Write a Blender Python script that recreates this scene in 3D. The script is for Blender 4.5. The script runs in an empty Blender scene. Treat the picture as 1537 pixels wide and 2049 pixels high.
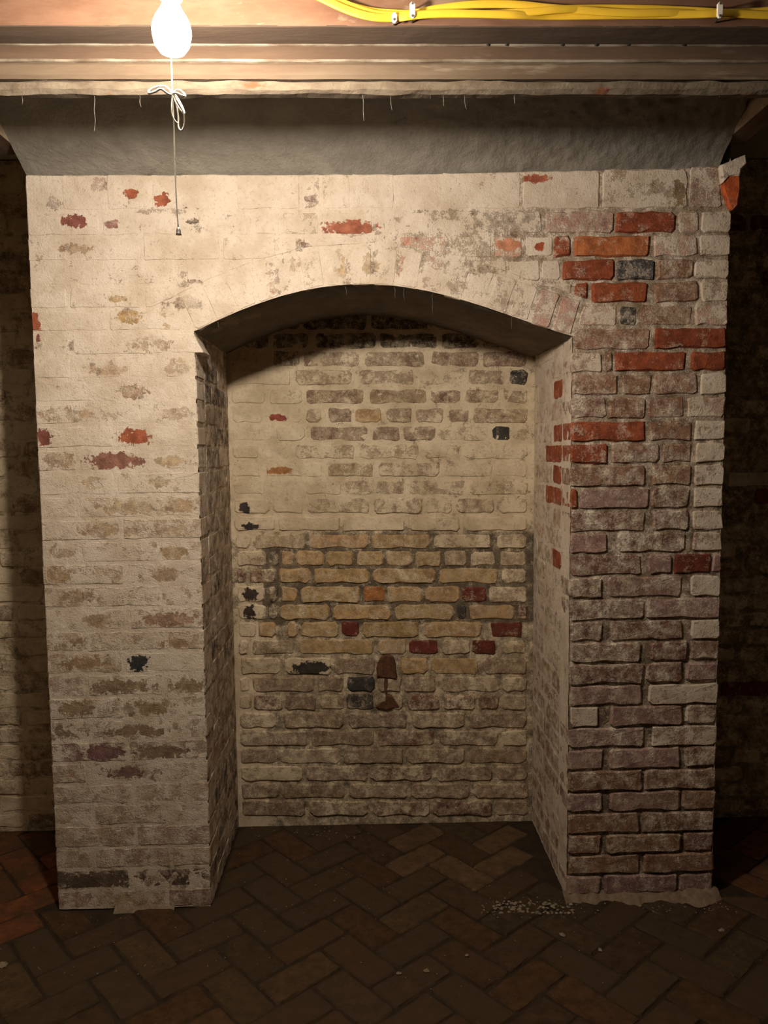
import bpy, math, random
import numpy as np
from mathutils import Vector, Matrix

random.seed(7)
rng = np.random.default_rng(7)
scene = bpy.context.scene
col = scene.collection

# ------------------------------------------------------------------ camera, world, exposure
FPX, CXP, CYP = 1540.0, 768.5, 1024.5
CAM = np.array([0.0, -2.25, 1.38])
PITCH, YAW, ROLL = math.radians(4.62), math.radians(1.2), math.radians(-0.55)
_f = np.array([math.sin(YAW) * math.cos(PITCH), math.cos(YAW) * math.cos(PITCH), -math.sin(PITCH)])
_r = np.array([math.cos(YAW), -math.sin(YAW), 0.0])
_u = np.cross(_r, _f)
_R = math.cos(ROLL) * _r + math.sin(ROLL) * _u
_U = math.cos(ROLL) * _u - math.sin(ROLL) * _r
cam_data = bpy.data.cameras.new('camera')
cam_data.sensor_fit = 'VERTICAL'
cam_data.sensor_height = 36.0
cam_data.lens = 36.0 * FPX / 2049.0
cam_data.clip_start = 0.02
cam = bpy.data.objects.new('camera', cam_data)
col.objects.link(cam)
cam.matrix_world = Matrix(((_R[0], _U[0], -_f[0], CAM[0]), (_R[1], _U[1], -_f[1], CAM[1]),
                           (_R[2], _U[2], -_f[2], CAM[2]), (0, 0, 0, 1)))
scene.camera = cam

world = bpy.data.worlds.new('cellar_air')
scene.world = world
world.use_nodes = True
world.node_tree.nodes['Background'].inputs[0].default_value = (0.0, 0.0, 0.0, 1)
world.node_tree.nodes['Background'].inputs[1].default_value = 0.0
scene.view_settings.view_transform = 'Standard'
scene.view_settings.look = 'None'
scene.view_settings.gamma = 1.0
scene.view_settings.use_curve_mapping = False
scene.view_settings.exposure = 0.0
scene.cycles.max_bounces = 5
scene.cycles.use_light_tree = False
scene.cycles.diffuse_bounces = 4
scene.cycles.glossy_bounces = 2
scene.cycles.caustics_reflective = False
scene.cycles.caustics_refractive = False

LAMP = (-0.305, -0.955, 2.052)       # centre of the bare bulb
BULB_STRENGTH = 1030.0
BULB_COLOR = (1.0, 0.865, 0.72)


def ray(px, py):
    return _f + _R * ((px - CXP) / FPX) - _U * ((py - CYP) / FPX)


def onY(px, py, Y):
    d = ray(px, py)
    return CAM + d * ((Y - CAM[1]) / d[1])


def onZ(px, py, Z):
    d = ray(px, py)
    return CAM + d * ((Z - CAM[2]) / d[2])


# ------------------------------------------------------------------ noise in numpy (for real relief)
def _hash(ix, iy, iz, seed):
    h = (ix * 374761393 + iy * 668265263 + iz * 2147483647 + seed * 974711) & 0xFFFFFFFF
    h = ((h ^ (h >> 13)) * 1274126177) & 0xFFFFFFFF
    return ((h ^ (h >> 16)) & 0xFFFF) / 65535.0


def vnoise(x, y, z, seed=0):
    x, y, z = np.broadcast_arrays(np.asarray(x, float), np.asarray(y, float), np.asarray(z, float))
    xi, yi, zi = np.floor(x).astype(np.int64), np.floor(y).astype(np.int64), np.floor(z).astype(np.int64)
    fx, fy, fz = x - xi, y - yi, z - zi
    fx, fy, fz = [t * t * (3 - 2 * t) for t in (fx, fy, fz)]
    r = 0
    for a in (0, 1):
        for b in (0, 1):
            for c in (0, 1):
                w = (fx if a else 1 - fx) * (fy if b else 1 - fy) * (fz if c else 1 - fz)
                r = r + w * _hash(xi + a, yi + b, zi + c, seed)
    return r - 0.5


def fbm(x, y, z, s, octs=3, seed=0):
    r, a = 0, 1.0
    for o in range(octs):
        r = r + a * vnoise(np.asarray(x) * s, np.asarray(y) * s, np.asarray(z) * s, seed + o)
        s *= 2.1
        a *= 0.5
    return r


# ------------------------------------------------------------------ materials
def new_mat(name):
    m = bpy.data.materials.new(name)
    m.use_nodes = True
    nt = m.node_tree
    nt.nodes.clear()
    out = nt.nodes.new('ShaderNodeOutputMaterial')
    b = nt.nodes.new('ShaderNodeBsdfPrincipled')
    nt.links.new(b.outputs[0], out.inputs[0])
    b.inputs['Roughness'].default_value = 0.9
    b.inputs['Specular IOR Level'].default_value = 0.25
    return m, nt, b


class N:
    """tiny helper for node graphs"""
    def __init__(s, nt):
        s.nt = nt

    def new(s, t, **k):
        n = s.nt.nodes.new(t)
        for a, v in k.items():
            setattr(n, a, v)
        return n

    def put(s, sock, v):
        if hasattr(v, 'links'):
            s.nt.links.new(v, sock)
        elif v is not None:
            sock.default_value = v

    def math(s, op, a, b=None, c=None, clamp=False):
        n = s.new('ShaderNodeMath', operation=op)
        n.use_clamp = clamp
        s.put(n.inputs[0], a)
        if b is not None:
            s.put(n.inputs[1], b)
        if c is not None:
            s.put(n.inputs[2], c)
        return n.outputs[0]

    def vmath(s, op, a, b=None):
        n = s.new('ShaderNodeVectorMath', operation=op)
        s.put(n.inputs[0], a)
        if b is not None:
            s.put(n.inputs[1], b)
        return n.outputs['Value'] if op in ('LENGTH', 'DOT_PRODUCT') else n.outputs[0]

    def noise(s, vec, scale, detail=4, rough=0.6, dist=0.0):
        n = s.new('ShaderNodeTexNoise')
        s.put(n.inputs['Vector'], vec)
        n.inputs['Scale'].default_value = scale
        n.inputs['Detail'].default_value = detail
        n.inputs['Roughness'].default_value = rough
        n.inputs['Distortion'].default_value = dist
        return n.outputs['Fac']

    def ramp(s, v, a, b, lo=0.0, hi=1.0):
        n = s.new('ShaderNodeMapRange', interpolation_type='SMOOTHSTEP')
        s.put(n.inputs[0], v)
        for i, x in enumerate((a, b, lo, hi)):
            s.put(n.inputs[1 + i], x)
        return n.outputs[0]

    def mix(s, f, a, b, blend='MIX'):
        n = s.new('ShaderNodeMix', data_type='RGBA', blend_type=blend)
        s.put(n.inputs[0], f)
        s.put(n.inputs[6], a)
        s.put(n.inputs[7], b)
        return n.outputs[2]

    def bump(s, h, dist, strength=1.0):
        n = s.new('ShaderNodeBump')
        n.inputs['Strength'].default_value = strength
        n.inputs['Distance'].default_value = dist
        s.put(n.inputs['Height'], h)
        return n.outputs[0]


PAINT = (0.73, 0.625, 0.51, 1)


def masonry(name, mode, base=(0.3, 0.23, 0.16, 1), paint=PAINT, dirt=0.0):
    """brick or mortar with worn limewash; mode 'object': base colour and coverage come from the
    brick object's own colour, with one optional bare patch; 'mesh': from the mesh attribute cov"""
    m, nt, b = new_mat(name)
    n = N(nt)
    geo = n.new('ShaderNodeNewGeometry')
    pos = geo.outputs['Position']
    big = n.noise(pos, 22, 2, 0.5)
    mid = n.noise(pos, 50, 5, 0.70)
    fine = n.noise(pos, 240, 2, 0.6)
    s = n.math('ADD', n.math('MULTIPLY', big, 0.36), n.math('MULTIPLY', mid, 0.40))
    s = n.math('ADD', s, n.math('MULTIPLY', fine, 0.24))
    s = n.math('ADD', n.math('MULTIPLY', n.math('SUBTRACT', s, 0.5), 3.6), 0.5)
    if mode == 'object':
        oi = n.new('ShaderNodeObjectInfo')
        basec, cov = oi.outputs['Color'], oi.outputs['Alpha']
        pc = n.new('ShaderNodeAttribute', attribute_type='OBJECT', attribute_name='bare_centre')
        pr = n.new('ShaderNodeAttribute', attribute_type='OBJECT', attribute_name='bare_inverse')
        d = n.vmath('MULTIPLY', n.vmath('SUBTRACT', pos, pc.outputs['Vector']), pr.outputs['Vector'])
        dist = n.vmath('LENGTH', d)
        dist = n.math('ADD', dist, n.math('MULTIPLY', n.math('SUBTRACT', mid, 0.5), 2.6))
        inside = n.ramp(dist, 0.80, 1.0, 1.0, 0.0)
        st = n.new('ShaderNodeAttribute', attribute_type='OBJECT', attribute_name='bare_strength')
        has = n.math('GREATER_THAN', n.vmath('LENGTH', pr.outputs['Vector']), 0.01)
        cov = n.math('SUBTRACT', cov, n.math('MULTIPLY', n.math('MULTIPLY', inside, has), st.outputs['Fac']))
        rnd = oi.outputs['Random']
    else:
        at = n.new('ShaderNodeAttribute', attribute_type='GEOMETRY', attribute_name='cov')
        sep = n.new('ShaderNodeSeparateColor')
        nt.links.new(at.outputs['Color'], sep.inputs[0])
        cov = sep.outputs[0]
        basec = n.mix(sep.outputs[1], base, (0.075, 0.060, 0.045, 1))
        rnd = 0.5
    t = n.math('ADD', s, n.math('SUBTRACT', cov, 1.0))
    thick = n.ramp(t, -0.02, 0.05)
    wash = n.math('MULTIPLY', n.ramp(t, -0.42, 0.06), 0.58)
    lay = n.math('MAXIMUM', thick, wash)
    # brick body: mottled
    mot = n.noise(pos, 30, 4, 0.7)
    body = n.mix(n.ramp(mot, 0.3, 0.72), n.mix(1.0, basec, (0.62, 0.58, 0.56, 1), 'MULTIPLY'),
                 n.mix(1.0, basec, (1.28, 1.24, 1.18, 1), 'MULTIPLY'))
    # pale efflorescence specks
    sp = n.ramp(n.math('ADD', n.math('MULTIPLY', fine, 0.6), n.math('MULTIPLY', mid, 0.4)), 0.56, 0.63, 0.0, 0.55)
    body = n.mix(n.math('MULTIPLY', sp, n.ramp(cov, 0.03, 0.15)), body, (0.62, 0.54, 0.44, 1))
    # limewash: cream to grey-tan where thin and grimy
    pn = n.noise(pos, 9, 3, 0.65)
    pcol = n.mix(n.ramp(pn, 0.35, 0.7), paint, (paint[0] * .80, paint[1] * .76, paint[2] * .70, 1))
    grime = n.ramp(n.noise(pos, 95, 3, 0.7), 0.54, 0.70, 0.0, 0.45)
    pcol = n.mix(grime, pcol, (0.36, 0.28, 0.20, 1))
    c = n.mix(lay, body, pcol)
    pit = n.ramp(n.math('ADD', n.math('MULTIPLY', mid, 0.5), n.math('MULTIPLY', mot, 0.5)), 0.655, 0.69)
    c = n.mix(n.math('MULTIPLY', pit, 0.75), c, (0.12, 0.065, 0.045, 1))
    if dirt > 0:
        c = n.mix(n.ramp(pn, 0.35, 0.7, 0.0, dirt), c, (0.13, 0.09, 0.06, 1))
    nt.links.new(c, b.inputs['Base Color'])
    h = n.math('ADD', n.math('MULTIPLY', thick, 0.35), n.math('ADD', n.math('MULTIPLY', mid, 1.0), n.math('MULTIPLY', mot, 1.0)))
    h = n.math('ADD', h, n.math('MULTIPLY', fine, 0.45))
    h = n.math('SUBTRACT', h, n.math('MULTIPLY', pit, 0.8))
    nt.links.new(n.bump(h, 0.004, 0.75), b.inputs['Normal'])
    return m


M_BRICK = masonry('limewashed_brick', 'object')
M_MORTAR = masonry('limewashed_mortar', 'mesh', base=(0.25, 0.185, 0.125, 1))
M_BACKBRICK = masonry('niche_brick', 'object', paint=(0.80, 0.67, 0.48, 1), dirt=0.12)
M_BACKMORTAR = masonry('niche_mortar', 'mesh', base=(0.27, 0.22, 0.15, 1), paint=(0.80, 0.67, 0.48, 1), dirt=0.10)


def simple(name, color, color2=None, scale=30, stretch=(1, 1, 1), rough=0.85, bump=0.002, bscale=120, metal=0.0, spec=0.25,
           third=None):
    m, nt, b = new_mat(name)
    n = N(nt)
    geo = n.new('ShaderNodeNewGeometry')
    pos = n.vmath('MULTIPLY', geo.outputs['Position'], stretch)
    c2 = color2 or tuple(x * 0.7 for x in color)
    f = n.ramp(n.noise(pos, scale, 6, 0.68), 0.32, 0.68)
    c = n.mix(f, (*color, 1), (*c2, 1))
    if third:
        c = n.mix(n.ramp(n.noise(pos, scale * 0.45, 6, 0.72), 0.60, 0.66), c, (*third, 1))
    nt.links.new(c, b.inputs['Base Color'])
    b.inputs['Roughness'].default_value = rough
    b.inputs['Metallic'].default_value = metal
    b.inputs['Specular IOR Level'].default_value = spec
    if bump:
        nt.links.new(n.bump(n.noise(pos, bscale, 6, 0.7), bump, 0.8), b.inputs['Normal'])
    return m


def floor_material():
    m, nt, b = new_mat('floor_brick')
    n = N(nt)
    geo = n.new('ShaderNodeNewGeometry')
    pos = geo.outputs['Position']
    oi = n.new('ShaderNodeObjectInfo')
    body = n.mix(n.ramp(n.noise(pos, 28, 6, 0.7), 0.3, 0.7), n.mix(1.0, oi.outputs['Color'], (0.6, 0.58, 0.56, 1), 'MULTIPLY'),
                 n.mix(1.0, oi.outputs['Color'], (1.25, 1.25, 1.25, 1), 'MULTIPLY'))
    dust = n.ramp(n.math('ADD', n.noise(pos, 9, 6, 0.72), n.math('MULTIPLY', oi.outputs['Alpha'], 0.35)), 0.50, 0.82, 0.0, 0.8)
    c = n.mix(dust, body, (0.062, 0.037, 0.018, 1))
    sp = n.ramp(n.noise(pos, 130, 3, 0.6), 0.70, 0.74, 0.0, 0.5)
    c = n.mix(sp, c, (0.26, 0.20, 0.14, 1))
    nt.links.new(c, b.inputs['Base Color'])
    h = n.math('ADD', n.noise(pos, 45, 6, 0.7), n.math('MULTIPLY', n.noise(pos, 200, 3, 0.6), 0.4))
    nt.links.new(n.bump(h, 0.006, 0.8), b.inputs['Normal'])
    return m


M_FLOORBRICK = floor_material()
M_DIRT = simple('packed_dirt', (0.045, 0.027, 0.014), (0.026, 0.016, 0.009), 25, bump=0.004)
M_CRUMB = simple('lime_crumb', (0.34, 0.27, 0.19), (0.19, 0.145, 0.095), 60, bump=0.002)
M_COVE = simple('grey_plaster', (0.275, 0.255, 0.215), (0.35, 0.325, 0.275), 14, bump=0.008, bscale=70, third=(0.21, 0.19, 0.16))
M_BEAM = simple('brown_beam', (0.104, 0.066, 0.042), (0.074, 0.046, 0.028), 12, (0.16, 1, 1), bump=0.002, bscale=90,
                third=(0.160, 0.124, 0.088))
M_BEAMSHADE = simple('shaded_soffit_board', (0.085, 0.058, 0.040), (0.058, 0.039, 0.026), 14, (0.2, 1, 1), bump=0.002, bscale=90,
                    third=(0.135, 0.100, 0.070))  # darker brown puts the underside's shade into the colour
M_BEAMPALE = simple('pale_moulding', (0.148, 0.108, 0.072), (0.100, 0.066, 0.042), 12, (0.16, 1, 1), bump=0.002, bscale=90,
                    third=(0.208, 0.168, 0.120))
M_ARRIS = simple('lit_chipped_arris', (0.248, 0.216, 0.168), (0.100, 0.068, 0.044), 20, (0.45, 1, 1), bump=0.002, bscale=90)  # pale for chipped paint and for the lit edge, put into the colour
M_FASCIA = simple('red_brown_fascia', (0.194, 0.106, 0.067), (0.146, 0.074, 0.043), 16, (0.5, 1, 1.6), rough=0.7, bump=0.0012, bscale=60,
                  third=(0.227, 0.151, 0.102))
M_EDGEPLASTER = simple('rough_edge_plaster', (0.168, 0.136, 0.096), (0.104, 0.076, 0.052), 30, (0.5, 1, 1), bump=0.004, bscale=90,
                       third=(0.168, 0.060, 0.028))
M_JOIST = simple('old_joist', (0.20, 0.13, 0.085), (0.12, 0.075, 0.05), 12, (1, 0.16, 1), bump=0.002, bscale=80)
M_JOISTPLASTER = simple('plaster_on_joist', (0.62, 0.52, 0.38), (0.40, 0.31, 0.21), 25, bump=0.003, bscale=80)
M_CEIL = simple('ceiling_board', (0.58, 0.58, 0.50), (0.48, 0.47, 0.40), 8, (1, 0.2, 1), bump=0.001)
M_YELLOW = simple('yellow_cable_jacket', (0.78, 0.50, 0.035), (0.70, 0.44, 0.03), 20, rough=0.5, bump=0.0003, bscale=300, spec=0.4)
M_WHITEPLASTIC = simple('white_plastic', (0.78, 0.75, 0.69), (0.72, 0.68, 0.62), 40, rough=0.45, bump=0.0, spec=0.4)
M_STEEL = simple('nail_steel', (0.30, 0.29, 0.27), (0.2, 0.19, 0.18), 80, rough=0.4, bump=0.0, metal=1.0)
M_STRING = simple('cotton_string', (0.80, 0.76, 0.68), (0.70, 0.65, 0.56), 200, rough=0.9, bump=0.0006, bscale=900)
M_BRASS = simple('dull_brass', (0.42, 0.32, 0.16), (0.30, 0.22, 0.11), 60, rough=0.45, bump=0.0, metal=1.0)
M_RUST = simple('rusted_iron', (0.17, 0.075, 0.036), (0.075, 0.034, 0.02), 70, bump=0.003, bscale=160, third=(0.22, 0.10, 0.045))
M_COBWEB = simple('cobweb', (0.26, 0.25, 0.23), (0.16, 0.155, 0.145), 60, bump=0.0)
M_ROOMWALL = simple('far_limewashed_wall', (0.46, 0.37, 0.26), (0.26, 0.19, 0.125), 8, bump=0.006, bscale=30)

m_bulb = bpy.data.materials.new('glowing_bulb')
m_bulb.use_nodes = True
nt = m_bulb.node_tree
nt.nodes.clear()
_o = nt.nodes.new('ShaderNodeOutputMaterial')
_e = nt.nodes.new('ShaderNodeEmission')
_e.inputs[0].default_value = (*BULB_COLOR, 1)
_e.inputs[1].default_value = BULB_STRENGTH
nt.links.new(_e.outputs[0], _o.inputs[0])


# ------------------------------------------------------------------ object helpers
def obj(name, verts, faces, mat, parent=None, smooth=False, at=(0, 0, 0)):
    me = bpy.data.meshes.new(name)
    me.from_pydata([tuple(v) for v in verts], [], [tuple(f) for f in faces])
    me.materials.append(mat)
    if smooth:
        me.polygons.foreach_set('use_smooth', [True] * len(me.polygons))
    me.update()
    o = bpy.data.objects.new(name, me)
    col.objects.link(o)
    o.location = at
    if parent is not None:
        put_under(o, parent)
    return o


def world_of(o):
    v = Vector(o.location)
    p = o.parent
    while p is not None:
        v += Vector(p.location)
        p = p.parent
    return v


def put_under(o, parent):
    w = Vector(o.location)
    o.parent = parent
    o.location = w - world_of(parent)


def tag(o, label=None, cat=None, group=None, kind=None):
    for k, v in (('label', label), ('category', cat), ('group', group), ('kind', kind)):
        if v:
            o[k] = v
    return o


def empty(name, at):
    o = bpy.data.objects.new(name, None)
    o.empty_display_size = 0.05
    col.objects.link(o)
    o.location = at
    return o


def add_cov(o, cov, dark=None):
    n_ = len(o.data.vertices)
    a = o.data.attributes.new('cov', 'FLOAT_COLOR', 'POINT')
    d = np.zeros((n_, 4), np.float32)
    d[:, 0] = cov
    d[:, 1] = 0 if dark is None else dark
    d[:, 3] = 1
    a.data.foreach_set('color', d.ravel())


def grid_faces(nu, nv, off=0, flip=False):
    i, j = np.meshgrid(np.arange(nu - 1), np.arange(nv - 1), indexing='ij')
    a = (i * nv + j + off).ravel()
    q = np.stack([a, a + nv, a + nv + 1, a + 1], 1)
    return (q[:, ::-1] if flip else q).tolist()


def box_vf(x0, x1, y0, y1, z0, z1, off=0, bev=0.0):
    v, f = [], []
    if bev <= 0:
        v = [(x, y, z) for x in (x0, x1) for y in (y0, y1) for z in (z0, z1)]
        f = [(0, 1, 3, 2), (4, 6, 7, 5), (0, 4, 5, 1), (2, 3, 7, 6), (0, 2, 6, 4), (1, 5, 7, 3)]
    else:
        b = bev
        # three ring prism along x with chamfered section
        sec = [(y0 + b, z0), (y1 - b, z0), (y1, z0 + b), (y1, z1 - b), (y1 - b, z1), (y0 + b, z1), (y0, z1 - b), (y0, z0 + b)]
        cy, cz = (y0 + y1) / 2, (z0 + z1) / 2
        for x, k in ((x0, 1), (x0 + b, 0), (x1 - b, 0), (x1, 1)):
            for y, z in sec:
                sy = 1 - k * b / max(1e-6, (y1 - y0) / 2)
                sz = 1 - k * b / max(1e-6, (z1 - z0) / 2)
                v.append((x, cy + (y - cy) * sy, cz + (z - cz) * sz))
        for r in range(3):
            for i in range(8):
                j = (i + 1) % 8
                f.append((r * 8 + i, r * 8 + j, r * 8 + 8 + j, r * 8 + 8 + i))
        f.append(tuple(range(7, -1, -1)))
        f.append(tuple(range(24, 32)))
    return v, [tuple(i + off for i in q) for q in f]


def box(name, x0, x1, y0, y1, z0, z1, mat, parent=None, bev=0.0):
    at = ((x0 + x1) / 2, (y0 + y1) / 2, (z0 + z1) / 2)
    v, f = box_vf(x0 - at[0], x1 - at[0], y0 - at[1], y1 - at[1], z0 - at[2], z1 - at[2], 0, bev)
    return obj(name, v, f, mat, parent, at=at)


def tube(pts, r, seg=8, closed=False):
    pts = [Vector(p) for p in pts]
    n = len(pts)
    v, f = [], []
    prev = None
    for i, p in enumerate(pts):
        a = pts[(i - 1) % n] if closed or i > 0 else p
        c = pts[(i + 1) % n] if closed or i < n - 1 else p
        t = (c - a).normalized()
        ref = prev if prev is not None else (Vector((0, 1, 0)) if abs(t.y) < 0.9 else Vector((1, 0, 0)))
        s = (ref - t * ref.dot(t)).normalized()
        prev = s
        w = t.cross(s)
        rr = r[i] if hasattr(r, '__len__') else r
        for k in range(seg):
            an = 2 * math.pi * k / seg
            v.append(p + s * (rr * math.cos(an)) + w * (rr * math.sin(an)))
    for i in range(n if closed else n - 1):
        j = (i + 1) % n
        for k in range(seg):
            l = (k + 1) % seg
            f.append((i * seg + k, i * seg + l, j * seg + l, j * seg + k))
    if not closed:
        f.append(tuple(range(seg - 1, -1, -1)))
        f.append(tuple((n - 1) * seg + k for k in range(seg)))
    return v, f


def lathe(prof, seg=24):
    v, f = [], []
    for r, z in prof:
        for k in range(seg):
            a = 2 * math.pi * k / seg
            v.append((r * math.cos(a), r * math.sin(a), z))
    for i in range(len(prof) - 1):
        for k in range(seg):
            l = (k + 1) % seg
            f.append((i * seg + k, i * seg + l, (i + 1) * seg + l, (i + 1) * seg + k))
    f.append(tuple(range(seg - 1, -1, -1)))
    f.append(tuple((len(prof) - 1) * seg + k for k in range(seg)))
    return v, f


def catmull(pts, k=8):
    P = [np.array(p, float) for p in pts]
    P = [2 * P[0] - P[1]] + P + [2 * P[-1] - P[-2]]
    out = []
    for i in range(1, len(P) - 2):
        for j in range(k):
            t = j / k
            out.append(0.5 * (2 * P[i] + (P[i + 1] - P[i - 1]) * t + (2 * P[i - 1] - 5 * P[i] + 4 * P[i + 1] - P[i + 2]) * t * t
                              + (3 * P[i] - P[i - 1] - 3 * P[i + 1] + P[i + 2]) * t ** 3))
    out.append(P[-2])
    return out


# ------------------------------------------------------------------ bricks
PAL = {
    'w': ((0.42, 0.30, 0.19), 0.93), 't': ((0.42, 0.31, 0.20), 0.70), 'b': ((0.27, 0.155, 0.10), 0.26),
    'r': ((0.285, 0.074, 0.032), 0.08), 'o': ((0.46, 0.15, 0.055), 0.03), 'q': ((0.40, 0.17, 0.055), 0.12), 'k': ((0.060, 0.058, 0.056), 0.10),
    'c': ((0.28, 0.15, 0.10), 0.70), 'm': ((0.33, 0.21, 0.185), 0.24), 'd': ((0.20, 0.105, 0.075), 0.38),
    'y': ((0.50, 0.34, 0.17), 0.24), 'p': ((0.44, 0.25, 0.19), 0.52), 'n': ((0.17, 0.042, 0.027), 0.04),
    'g': ((0.27, 0.22, 0.16), 0.45), 'f': ((0.36, 0.24, 0.19), 0.84), 's': ((0.10, 0.08, 0.06), 0.34),
    'h': ((0.36, 0.26, 0.17), 0.55), 'u': ((0.31, 0.22, 0.15), 0.36),
}


def clip_poly(poly, q, nrm, d):
    """keep the points with (p-q).n > d"""
    out = []
    val = [(p[0] - q[0]) * nrm[0] + (p[1] - q[1]) * nrm[1] - d for p in poly]
    for i in range(len(poly)):
        j = (i + 1) % len(poly)
        if val[i] >= 0:
            out.append(poly[i])
        if (val[i] >= 0) != (val[j] >= 0):
            t = val[i] / (val[i] - val[j])
            out.append((poly[i][0] + t * (poly[j][0] - poly[i][0]), poly[i][1] + t * (poly[j][1] - poly[i][1])))
    return out


def area(p):
    return 0.5 * sum(p[i][0] * p[(i + 1) % len(p)][1] - p[(i + 1) % len(p)][0] * p[i][1] for i in range(len(p)))


FRAMES = {   # (u, v, height) -> world
    'front': lambda u, v, h: (u, -h, v),
    'back': lambda u, v, h: (u, 0.5 - h, v),
    'jamb_l': lambda u, v, h: (-0.490 + h, u, v),
    'jamb_r': lambda u, v, h: (0.597 - h, u, v),
    'floor': lambda u, v, h: (u, v, h),
}


def brick(poly, frame, parent, code='w', name='brick', proud=0.0, thick=0.095, bev=0.006, jit=0.002, mat=None, color=None,
          cov=None, corner=0.007, tilt=0.0):
    if area(poly) < 0:
        poly = poly[::-1]
    # outline: cut corners, split the long sides
    pts = []
    n = len(poly)
    for i in range(n):
        a, b, c = np.array(poly[i - 1]), np.array(poly[i]), np.array(poly[(i + 1) % n])
        la, lc = np.linalg.norm(a - b), np.linalg.norm(c - b)
        if la < 1e-5 or lc < 1e-5:
            continue
        k = corner * random.uniform(0.5, 1.5)
        pts.append(b + (a - b) * min(0.3, k / la))
        pts.append(b + (c - b) * min(0.3, k / lc))
        m = max(0, int(lc / 0.030) - 1)
        for s in range(1, m + 1):
            pts.append(b + (c - b) * (s / (m + 1)))
    pts = [p + np.array([random.uniform(-jit, jit), random.uniform(-jit, jit)]) for p in pts]
    n = len(pts)
    ctr = sum(pts) / n
    F = FRAMES[frame]
    tx, ty = random.uniform(-tilt, tilt), random.uniform(-tilt, tilt)
    verts = []
    for p in pts:
        verts.append(F(p[0], p[1], -thick))
    for p in pts:
        verts.append(F(p[0], p[1], proud - bev * random.uniform(0.8, 1.3)))
    for p in pts:
        d = ctr - p
        L = np.linalg.norm(d)
        q = p + d * min(0.4, bev * random.uniform(0.8, 1.4) / L)
        verts.append(F(q[0], q[1], proud + random.uniform(-jit, jit) * 0.3 + tx * (q[0] - ctr[0]) + ty * (q[1] - ctr[1])))
    verts.append(F(ctr[0], ctr[1], proud + random.uniform(0, jit) * 0.5))
    faces = []
    for r in range(2):
        for i in range(n):
            j = (i + 1) % n
            faces.append((r * n + i, r * n + j, r * n + n + j, r * n + n + i))
    for i in range(n):
        faces.append((2 * n + i, 2 * n + (i + 1) % n, 3 * n))
    V = [np.array(v) for v in verts]
    a, b, c = V[2 * n], V[2 * n + 1], V[3 * n]
    nrm = np.cross(b - a, c - a)
    out = np.array(F(0, 0, 1.0)) - np.array(F(0, 0, 0.0))
    if nrm @ out < 0:
        faces = [f[::-1] for f in faces]
    o0 = np.array(F(ctr[0], ctr[1], 0.0))
    o = obj(name, [v - o0 for v in V], faces, mat or M_BRICK, parent, at=tuple(o0))
    base, cv = PAL[code]
    if color is not None:
        base = color
    if cov is not None:
        cv = cov
    s = random.uniform(0.88, 1.12)
    o.color = (min(1, base[0] * s), min(1, base[1] * s * random.uniform(.96, 1.04)), min(1, base[2] * s * random.uniform(.93, 1.07)),
               max(0.0, min(1.0, cv)))
    ALL_BRICKS.append((o, frame, ctr, pts))
    return o


ALL_BRICKS = []


def bare_patch(px, py, rx, rz, frame='front', Y=0.0, color=None, strength=1.2):
    """limewash has flaked off here: an elliptical patch (photo measures rx, rz) on the bricks it touches"""
    c = onY(px, py, Y)
    k = (Y - CAM[1]) / FPX
    RX, RZ = rx * k, rz * k
    for o, fr, ctr, pts in ALL_BRICKS:
        if fr != frame:
            continue
        us = [p[0] for p in pts]
        vs = [p[1] for p in pts]
        if max(us) > c[0] - RX * .9 and min(us) < c[0] + RX * .9 and max(vs) > c[2] - RZ * .9 and min(vs) < c[2] + RZ * .9:
            if strength < 1 and o.get('bare_strength', 0.0) > 1:
                continue
            o['bare_centre'] = (float(c[0]), float(c[1]), float(c[2]))
            o['bare_inverse'] = (1.0 / RX, 8.0, 1.0 / RZ)
            o['bare_strength'] = float(strength)
            if color:
                o.color = (*color, max(o.color[3], 0.90) if strength > 1 else o.color[3])
    PATCHES.append((c[0], c[2], RX, RZ, Y))


PATCHES = []

# measured shell
XL, XR, JL, JR, BACK, ZTOP = -0.952, 1.051, -0.490, 0.597, 0.50, 2.158
arch_px = [(388, 662), (440, 640), (500, 615), (560, 593), (620, 577), (680, 569), (740, 569), (800, 574), (860, 584), (920, 599),
           (980, 617), (1040, 637), (1100, 657), (1142, 672)]
_ap = np.array([onY(*p, 0.0)[[0, 2]] for p in arch_px])
ARCH = np.polyfit(_ap[:, 0], _ap[:, 1], 4)


def arch_z(x):
    return np.polyval(ARCH, np.clip(x, JL, JR))


_ax = np.linspace(JL, JR, 400)
_az = arch_z(_ax)
_as = np.concatenate([[0], np.cumsum(np.hypot(np.diff(_ax), np.diff(_az)))])


def arch_at(s):
    x = np.interp(s, _as, _ax)
    z = np.interp(s, _as, _az)
    d = np.polyval(np.polyder(ARCH), x)
    t = np.array([1, d]) / math.hypot(1, d)
    return np.array([x, z]), t, np.array([-t[1], t[0]])


# ================================================================== STRUCTURE
# ---- floor
floor = obj('floor', [(-2.6, -4.2, -0.0045), (3.0, -4.2, -0.0045), (3.0, 0.62, -0.0045), (-2.6, 0.62, -0.0045)], [(0, 1, 2, 3)], M_DIRT)
tag(floor, 'dark herringbone brick cellar floor', None, kind='structure')


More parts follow.
